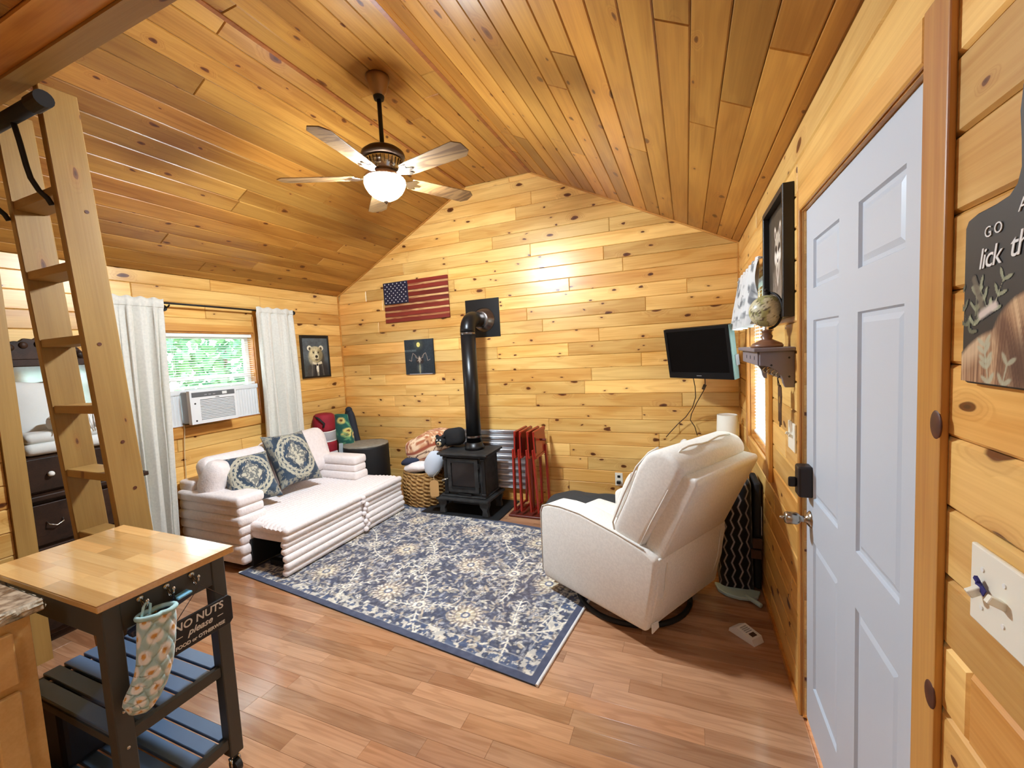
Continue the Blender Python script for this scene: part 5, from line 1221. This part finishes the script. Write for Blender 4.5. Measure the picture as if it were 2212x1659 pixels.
def build_globe():
    c = (W - .085, 2.19, 1.70); r = .070
    t = thing('desk_globe', 'small antique-style globe on a turned wooden base on the grey shelf', 'globe', (c[0], c[1], 1.538))
    n, m = 64, 40; rs = np.random.RandomState(2)
    g = gsphere(c, r, n, m); cols = []
    for x, y, z in g[0]:
        q = Vector(((x - c[0]) / r, (y - c[1]) / r, (z - c[2]) / r)); f = mnoise.fractal(q * 1.7 + Vector((3, 1, 7)), .6, 2.0, 5)
        land = f > .05; edge = abs(f - .05) < .07
        base = np.array((.70, .66, .44)) if not land else np.array((.46, .46, .20)); base = base if not edge else np.array((.13, .10, .06))
        cols.append(list(base * (.85 + .3 * mnoise.noise(q * 12))) + [1])
    part('ball', g, 'print_gloss', t, smooth=True, colors=cols, recalc=False)
    arc = [(c[0] + .01 + (r + .008) * math.sin(a) * .5, c[1] - (r + .008) * math.sin(a) * .85, c[2] + (r + .008) * math.cos(a)) for a in [math.radians(d_) for d_ in range(-8, 190, 11)]]
    part('meridian', gtube(arc, .005, 8), 'black_iron', t, smooth=True)
    part('pole_cap', gjoin(gcyl((c[0], c[1], c[2] + r - .004), (c[0], c[1], c[2] + r + .014), .014, n=12), gsphere((c[0] - .003, c[1], c[2] + r + .02), .009, 10, 8)), 'black_iron', t)
    part('turned_base', glathe([(.062, 1.538), (.064, 1.546), (.058, 1.556), (.034, 1.568), (.02, 1.575), (.024, 1.588), (.016, 1.6), (.02, 1.608), (.024, 1.612), (.01, 1.618)], 28, (c[0], c[1], 0)), 'globe_wood', t, smooth=True)
build_globe()
def plate(name, y0, y1, z0, z1, lab):
    t = thing(name, lab, 'light switch', (W, (y0 + y1) / 2, z0))
    part('plate', rbox((W - .008, y0, z0), (W - .0005, y1, z1), .0025, 2), 'almond_plate', t); return t
t = plate('light_switch', 2.055, 2.178, 1.092, 1.213, 'white toggle switch plate beyond the door, under the shelf')
for y in (2.09, 2.145): part('toggle', tr(gbox((-.016, -.005, -.006), (0, .005, .006)), T(W - .008, y, 1.155) @ RY(.5)), 'almond_plate', t)
t = plate('double_switch', .745, .868, 1.117, 1.24, 'white double switch plate with blue tape in the foreground')
for y, tl in ((.8375, -.55), (.79, .45)):
    part('toggle', tr(rbox((-.02, -.005, -.006), (.002, .005, .006), .001, 1), T(W - .008, y, 1.178) @ RY(tl)), 'almond_plate', t)
    for z in (1.208, 1.148): part('screw', gcyl((W - .0095, y, z), (W - .0075, y, z), .0035, n=10), 'white_plastic', t)
part('tape_scrap', tr(gjoin(gbox((-.0015, -.011, -.007), (0, .011, .006)), gbox((-.006, .003, .004), (-.002, .012, .010))), T(W - .012, .832, 1.183) @ RX(.5)), 'tape_blue', t, label='scrap of blue tape')
# ---- cow cutting-board sign
def build_sign():
    yc, z0 = .743, 1.490; hw = .149
    half = [(hw - .01, 0), (hw, .01), (hw, .238), (hw - .007, .249), (hw - .027, .254), (.082, .256), (.054, .260), (.040, .271), (.034, .289), (.036, .323), (.040, .36), (.036, .392), (.022, .408), (.0, .414)]
    out = [(a, b) for a, b in half] + [(-a, b) for a, b in half[::-1][1:]]
    t = thing('cow_sign', 'black paddle-shaped wall sign with a shaggy highland cow', 'sign', (W, yc, z0))
    F = frame((W - .004, yc, z0), nY, vZ, nX)
    part('board', bev(gprism(out, .010, F), .002, 1), 'sign_black', t)
    p = Paint(.298, .17, .0018, (27, 26, 28)); p.img *= (.92 + .16 * p.noise(.05, 2))[..., None]
    # local x: left edge of the sign is x = 0 (far side)
    LF = (172, 176, 142)
    def sprig(x, y, a, n, L, col):
        for k in range(n):
            f_ = k / max(1, n - 1); px, py = x + math.cos(a) * L * f_, y + math.sin(a) * L * f_
            for s in (-1, 1): an = a + s * .8; p.put(p.ell(px + .010 * math.cos(an), py + .010 * math.sin(an), .010, .0036, an, .4), col, .8)
        p.put(p.seg([(x, y), (x + math.cos(a) * L, y + math.sin(a) * L)], .0011), col, .9)
    for q in ((.012, .085, 1.9, 3, .05), (.03, .085, 1.5, 3, .045), (.062, .105, 2.1, 3, .04), (.07, .105, 1.1, 3, .045), (.018, .075, .9, 2, .03)): sprig(*q, LF if q[0] > .02 else (120, 122, 96))
    p.put(p.seg([(.05, .105), (.036, .135), (.026, .155)], .006), (110, 100, 84), .9); p.put(p.seg([(.045, .10), (.075, .112)], .0065), (216, 200, 190), .95)
    fur = p.ell(.155, .055, .085, .072, 0, .12); fur2 = p.ell(.055, .012, .09, .056, .5, .15); m = np.clip(fur + fur2, 0, 1)
    rr = np.random.RandomState(8).rand(400)
    def strand(k, sl): return np.interp(((p.x - .14) * (1 + sl * (.14 - p.y)) + .5 + .25 * (p.y - .1) * np.sign(p.x - .1)) * k % 399, np.arange(400), rr)
    st = .6 * strand(330, 2.2) + .4 * strand(760, 2.2); p.put(m, (160, 120, 88)); p.put(m * np.clip((st - .5) * 4, 0, 1), (214, 182, 142), .85); p.put(m * np.clip((.42 - st) * 4, 0, 1), (104, 68, 48), .8)
    p.put(p.ell(.085, .09, .016, .05, .5, .9) * m, (92, 60, 44), .6); p.put(p.ell(.15, .03, .05, .04, 0, .9), (70, 46, 36), .75); p.put(p.ell(.03, .055, .04, .02, .6, .9) * m, (222, 196, 160), .7); p.put(p.ell(.14, .12, .05, .03, 0, .9) * m, (214, 180, 138), .6)
    for q in ((.066, .0, 1.8, 3, .045), (.06, .03, 1.75, 2, .025), (.095, .0, 1.3, 2, .03)): sprig(*q, (182, 184, 158))
    part('print', tr(p.geom(lambda x, y: (x - .149, y + .003, .0106), np.abs(p.img - np.array((27, 26, 28))).sum(2) > 26), F), 'print_matte', t, colors=p.colors(), recalc=False)
    for txt, size, x, y, sh, spc in (('GO', .022, -.100, .213, 0, 1.4), ('A', .024, -.033, .232, .15, 1), ('lick', .042, -.112, .170, .25, .88), ('th', .046, -.048, .176, .25, .9)):
        part('lettering', tr(text_geom(txt, size, sh, spc, .0004), F @ T(x, y, .0112) @ RZ(.05)), 'sign_white', t)
build_sign()
# ================================================================== on the floor by the door
def build_zig():
    # rounded-rectangle outline walked by arc length so that the stripes stay evenly spaced
    hx, hy, r = .098, .16, .05; pts = []
    for cx_, cy_, a0 in ((hx - r, -hy + r, -90), (hx - r, hy - r, 0), (-hx + r, hy - r, 90), (-hx + r, -hy + r, 180)):
        for k in range(9): an = math.radians(a0 + k * 11.25); pts.append((cx_ + r * math.cos(an), cy_ + r * math.sin(an)))
    pts.append(pts[0]); cum = [0]
    for q0, q1 in zip(pts[:-1], pts[1:]): cum.append(cum[-1] + math.hypot(q1[0] - q0[0], q1[1] - q0[1]))
    per = cum[-1]
    def at(sx):
        sx = min(max(sx, 0), per - 1e-6); i = max(k for k in range(len(cum) - 1) if cum[k] <= sx); f = (sx - cum[i]) / max(1e-9, cum[i + 1] - cum[i]); return pts[i][0] * (1 - f) + pts[i + 1][0] * f, pts[i][1] * (1 - f) + pts[i + 1][1] * f
    p = Paint(per, .72, .0042, (24, 21, 22)); n_ = int(per / .042)
    for k in range(n_):
        x0 = (k + .5) * per / n_; zz = .009 * (np.abs(((p.y / .09 + .03 * k) % 1) - .5) * 4 - 1); p.put(1.5 - np.abs(p.x - x0 - zz) / .0045, (168, 160, 158), .95)
    p.img *= (.85 + .3 * p.noise(.02, 3))[..., None]
    def fn(x, y):
        v = y / .72; k = 1 if v < .92 else math.sqrt(max(.02, 1 - ((v - .92) / .08) ** 2)); q = at(x)
        return (4.212 + q[0] * k - .012 * v, 3.03 + q[1] * k, .012 + .73 * v)
    t = thing('folded_camp_chair', 'black folded camp chair cover with white zigzag stripes by the wall', 'folded chair', (4.225, 3.02, 0))
    part('cover', p.geom(fn), 'print_cloth', t, smooth=True, colors=p.colors(), recalc=False)
    part('side_panel', rbox((4.315, 2.90, .02), (4.352, 3.14, .70), .012, 2), 'bag_black', t)
    part('strap', gjoin(gbox((4.30, 2.862, .30), (4.35, 2.876, .36)), gbox((4.29, 2.860, .235), (4.345, 2.874, .29))), 'rust_metal', t)
    part('paper_label', gbox((4.352, 2.90, .37), (4.354, 2.93, .55)), 'paper_white', t)
build_zig()
def build_dustpan():
    t = thing('dustpan', 'pale blue plastic dustpan on the floor behind the recliner', 'dustpan', (4.2, 2.85, 0))
    pan = [(-.13, .05), (-.10, -.03), (-.05, -.065), (.02, -.075), (.075, -.06), (.12, -.02), (.13, .05)]
    part('pan', bev(gprism(pan, .022, T(4.205, 2.845, .003) @ RZ(-.15)), .006, 2), 'dustpan_blue', t)
    part('handle', bev(gtube([(4.25, 2.80, .02), (4.29, 2.755, .022), (4.322, 2.715, .02)], [.012, .015, .014], 10), .002, 1), 'dustpan_blue', t, smooth=True)
build_dustpan()
def build_carton():
    t = thing('paper_carton', 'small crushed white paper carton lying on the wood floor', 'carton', (4.21, 2.43, 0), -.55)
    pts = [(-.075, 0), (.075, 0), (.062, .03), (-.03, .045), (-.07, .02)]
    part('box', tr(gprism(pts, .075, RX(math.pi / 2) @ T(0, 0, -.037)), T(4.21, 2.43, .001) @ RZ(-.75)), 'paper_white', t)
    F = T(4.21, 2.43, .0) @ RZ(-.75) @ T(.016, 0, .0385) @ RY(.161)
    part('printed_window', tr(gbox((.012, -.018, .0), (.036, .018, .0012)), F), 'rust_metal', t)
    for k in range(4): part('print_line', tr(gbox((-.036 + k * .011, -.022, .0), (-.030 + k * .011, .022, .0008)), F), 'ac_grey', t)
build_carton()
# ================================================================== kitchen counter and cabinet end (bottom left)
def build_cabinet():
    t = thing('base_cabinet', 'maple base cabinet with drawer at the edge of the kitchen', 'cabinet', (1.8, .2, 0))
    xf = 2.10; ye = .555
    part('body', gbox((1.5, -1.2, .1), (xf - .02, ye, .868)), 'cabinet_maple', t)
    part('toe_kick', gbox((1.5, -1.2, 0), (xf - .09, ye, .1)), 'black_matte', t)
    part('face_frame', slab((xf, 0, 0), vY, vZ, vX, (-1.2, .1, ye, .868), [], 0, .02), 'cabinet_maple', t)
    for y0, y1 in ((.04, ye - .042), (-.49, 0.0)):
        part('drawer', rbox((xf, y0, .68), (xf + .02, y1, .835), .004, 2), 'cabinet_maple', t)
        d = part('door', gjoin(rbox((xf, y0, .125), (xf + .02, y0 + .055, .655), .003, 1), rbox((xf, y1 - .055, .125), (xf + .02, y1, .655), .003, 1), gbox((xf, y0 + .055, .60), (xf + .019, y1 - .055, .655)), gbox((xf, y0 + .055, .125), (xf + .019, y1 - .055, .18))), 'cabinet_maple', t)
        part('door_panel', gbox((xf, y0 + .05, .175), (xf + .008, y1 - .05, .605)), 'cabinet_maple', d)
build_cabinet()
t = thing('countertop', 'speckled granite countertop with rough chiselled edge', 'countertop', (1.8, .2, .868))
part('slab', rbox((1.48, -1.25, .872), (2.122, .578, .905), .003, 1), 'granite', t)
def rough(a, b, seed):
    def fn(u, v): 
        x, y = a[0] + (b[0] - a[0]) * u, a[1] + (b[1] - a[1]) * u; nx_, ny_ = (b[1] - a[1]), -(b[0] - a[0]); L = math.hypot(nx_, ny_); nx_, ny_ = nx_ / L, ny_ / L
        k = .006 + .007 * mnoise.noise(Vector((u * 60, v * 4, seed))) + .004 * mnoise.noise(Vector((u * 140, v * 9, seed))); k *= math.sin(math.pi * min(1, max(0, v))) ** .5
        return (x + nx_ * k, y + ny_ * k, .868 + .037 * v)
    return ggrid(fn, 160, 8)
part('rough_edge', gjoin(rough((2.122, -1.2), (2.122, .578), 1.0), rough((2.122, .578), (1.48, .578), 4.0)), 'granite_edge', t, smooth=False, recalc=False, label='pale chiselled edge')
# ================================================================== kitchen cart
CX0, CX1, CY0, CY1, CZ = 1.60, 2.335, .615, 1.022, .895
def build_cart():
    t = thing('kitchen_cart', 'dark grey rolling kitchen cart with butcher block top', 'cart', ((CX0 + CX1) / 2, (CY0 + CY1) / 2, 0))
    top = part('top', rbox((CX0, CY0, CZ - .024), (CX1, CY1, CZ - .004), .003, 2), 'butcher_block', t)
    n = 8
    for i in range(n):   # glued strips of the butcher block
        y0 = CY0 + (CY1 - CY0) * i / n; y1 = CY0 + (CY1 - CY0) * (i + 1) / n
        cuts = [CX0] + sorted(CX0 + (CX1 - CX0) * q for q in [((i * 37) % 10 / 10 * .25 + .15), ((i * 53) % 10 / 10 * .25 + .55)]) + [CX1]
        for a, b in zip(cuts[:-1], cuts[1:]):
            me = mkmesh('strip', gplank(0, b - a, 0, b - a, y1 - y0, .004, .0002), 'butcher_block'); o = bpy.data.objects.new('strip', me); COL.objects.link(o); o.parent = top
            o.matrix_local = MW[t].inverted() @ T(a, y0, CZ)
    a0, a1, b0, b1 = CX0 + .03, CX1 - .03, CY0 + .02, CY1 - .02
    L = .048
    for x in (a0, a1 - L):
        for y in (b0, b1 - L): part('leg', bev(gbox((x, y, .075), (x + L, y + L, CZ - .024)), .003, 1), 'cart_dark', t)
    for y in (b0 + .004, b1 - .026): part('apron', gbox((a0 + L, y, CZ - .125), (a1 - L, y + .022, CZ - .024)), 'cart_dark', t)
    ap = part('apron', gbox((a1 - .026, b0 + L, CZ - .125), (a1 - .004, b1 - L, CZ - .024)), 'cart_dark', t); part('apron', gbox((a0 + .004, b0 + L, CZ - .125), (a0 + .026, b1 - L, CZ - .024)), 'cart_dark', t)
    for z in (.43, .135):
        for x in (a0 + .008, a1 - .03): part('shelf_rail', bev(gbox((x, b0 + L, z - .022), (x + .022, b1 - L, z - .004) if x < 2 else (x + .022, b1 - L, z + .016)), .002, 1), 'cart_dark', t)
        for y in (b0 + .008, b1 - .03): part('shelf_rail', gbox((a0 + L, y, z - .03), (a1 - L, y + .022, z - .004)), 'cart_dark', t)
        pitch = (b1 - b0 - .012) / 6      # slats run the long way of the cart
        for i in range(6):
            y = b0 + .006 + i * pitch
            part('slat', bev(gbox((a0 + .012 if 0 < i < 5 else a0 + L, y + .005, z - .003), (a1 - .012 if 0 < i < 5 else a1 - L, y + pitch - .005, z + .011)), .002, 1), 'cart_slat', t)
    for x in (a0 + L / 2, a1 - L / 2):
        for y in (b0 + L / 2, b1 - L / 2):
            c = part('caster', gjoin(gcyl((x, y, .06), (x, y, .08), .012, n=10), tr(glathe([(.026, -.011), (.027, 0), (.026, .011)], 18), T(x + .012, y - .005, .028) @ RX(math.pi / 2))), 'black_satin', t)
            part('caster_fork', gjoin(gtube([(x, y - .018, .066), (x + .012, y - .02, .05), (x + .016, y - .02, .028)], .006, 6), gtube([(x, y + .01, .066), (x + .012, y + .01, .05), (x + .016, y + .01, .028)], .006, 6)), 'chrome', c, smooth=True)
    for y in (.735, .81, .888):
        part('coat_hook', gjoin(tr(glathe([(.011, 0), (.011, .003), (.004, .005)], 14), frame((a1 - .004, y, .845), vY, vZ, vX)), gtube([(a1 - .002, y, .845), (a1 + .012, y, .832), (a1 + .026, y, .822), (a1 + .034, y, .83), (a1 + .036, y, .842)], .003, 6), gsphere((a1 + .036, y, .845), .006, 10, 8), gtube([(a1 - .002, y, .84), (a1 + .008, y, .815), (a1 + .014, y, .812), (a1 + .018, y, .818)], .003, 6), gsphere((a1 + .018, y, .82), .005, 8, 6)), 'chrome', ap, smooth=True)
    for y, z in ((.66, .52), (.66, .40)): part('bolt', gsphere((a1, y, z), .006, 8, 6, (.4, 1, 1)), 'chrome', t, smooth=True)
    return a1
CA1 = build_cart()
def build_mitt():
    x = CA1 + .045
    t = thing('oven_mitt', 'pale blue quilted oven mitt with daisies hanging from the cart', 'oven mitt', (x, .73, .53))
    # centre line (y, z) and half widths of the sock-like mitt, hanging by its cuff
    cl = [(.752, .80), (.750, .77), (.746, .73), (.741, .69), (.734, .65), (.724, .615), (.710, .587), (.694, .564), (.678, .546), (.666, .534), (.656, .525)]; wd = [.052, .054, .054, .053, .052, .052, .052, .051, .047, .037, .006]
    p = Paint(1.0, 1.0, .011, (176, 206, 208)); rs_ = np.random.RandomState(3)
    for i in range(6):
        for j in range(7):
            x_, y_ = .04 + i * .18 + .09 * (j % 2), .04 + j * .145; p.put(p.ell(x_, y_, .07, .058, rs_.uniform(0, 3), .25), (240, 240, 238)); p.put(p.ell(x_ + .006, y_ - .006, .024, .022, 0, .3), (216, 164, 92))
    def fn(u, v):
        q = v * (len(cl) - 1); i = min(len(cl) - 2, int(q)); f = q - i
        cy = cl[i][0] * (1 - f) + cl[i + 1][0] * f; cz = cl[i][1] * (1 - f) + cl[i + 1][1] * f; w = wd[i] * (1 - f) + wd[i + 1] * f
        k0, k1 = max(0, i - 1), min(len(cl) - 1, i + 2); ty, tz = cl[k1][0] - cl[k0][0], cl[k1][1] - cl[k0][1]; tl = math.hypot(ty, tz); ny, nz = -tz / tl, ty / tl
        th = 2 * math.pi * u; A_, B_ = u * 8 + v * 7, u * 8 - v * 7
        qu = .0075 * (min(1, abs(math.sin(math.pi * A_)) * 2.2) * min(1, abs(math.sin(math.pi * B_)) * 2.2))
        d = .024 * min(1, (1 - v) / .16) ** .5 + qu * min(1, (1 - v) * 8)
        return (x + d * math.sin(th), cy + ny * w * math.cos(th), cz + nz * w * math.cos(th))
    part('quilting', p.geom(lambda a, b: fn(a, b)), 'print_cloth', t, smooth=True, colors=p.colors(), recalc=False)
    cuff = [fn(k / 28, 0.0) for k in range(29)]
    part('cuff', gtube(cuff, .008, 8), 'mitt_trim', t, smooth=True, label='pale aqua cuff')
    part('hanging_loop', gtube([(x, .71, .80), (x - .008, .722, .83), (x - .012, .735, .842), (x - .01, .742, .83), (x - .004, .735, .80)], .004, 6), 'mitt_trim', t, smooth=True)
build_mitt()
def build_nuts():
    x = CA1 + .038
    t = thing('nuts_sign', 'small black wooden NO NUTS sign hanging from the cart', 'sign', (x, .89, .63))
    y0, y1, h = .745, .985, .108
    F = T(x, y0, .622) @ RX(.0) @ frame((0, 0, 0), vY, vZ, vX)
    out = [(0, .012), (.012, 0), (y1 - y0 - .012, 0), (y1 - y0, .012), (y1 - y0, h - .012), (y1 - y0 - .012, h), (.012, h), (0, h - .012)]
    part('board', bev(gprism(out, .008, F), .0015, 1), 'sign_black', t)
    for txt, s, yy, zz, sh in (('NO NUTS', .037, .126, .074, .12), ('please', .032, .126, .043, .4), ('FOOD or OTHERWISE', .0165, .126, .014, .1)):
        part('lettering', tr(text_geom(txt, s, sh, 1.0, .0004, .0006, 'CENTER'), F @ T(yy, zz, .0088)), 'sign_white', t)
    for yy in (.05, .185): part('dash', tr(gbox((yy, .050, .0082), (yy + .02, .0522, .0092)), F), 'sign_white', t)
    part('cord', gtube([(x + .004, .80, .728), (x + .002, .888, .815), (x + .004, .965, .728)], .0014, 5), 'cord_dark', t)
build_nuts()
t = thing('hanging_tool', 'navy folding tool with a pale blue tag on the middle cart hook', 'tool', (CA1 + .02, .80, .74))
part('grip', tr(rbox((-.014, -.09, -.011), (.014, .09, .011), .005, 2), T(CA1 + .02, .775, .778) @ RX(.22)), 'tool_navy', t)
part('tag', tr(rbox((-.016, -.022, -.004), (.016, .022, .004), .002, 1), T(CA1 + .03, .838, .806) @ RX(.1)), 'tool_blue', t, label='pale blue tag')
part('strap', gtube([(CA1 + .03, .81, .822), (CA1 + .03, .815, .80), (CA1 + .03, .80, .782)], .003, 6), 'black_satin', t)
single('storage_bin', bev(gbox((1.64, .66, .148), (1.86, .98, .40)), .02, 3), 'bin_navy', 'dark navy storage bin on the bottom shelf of the cart', 'bin')
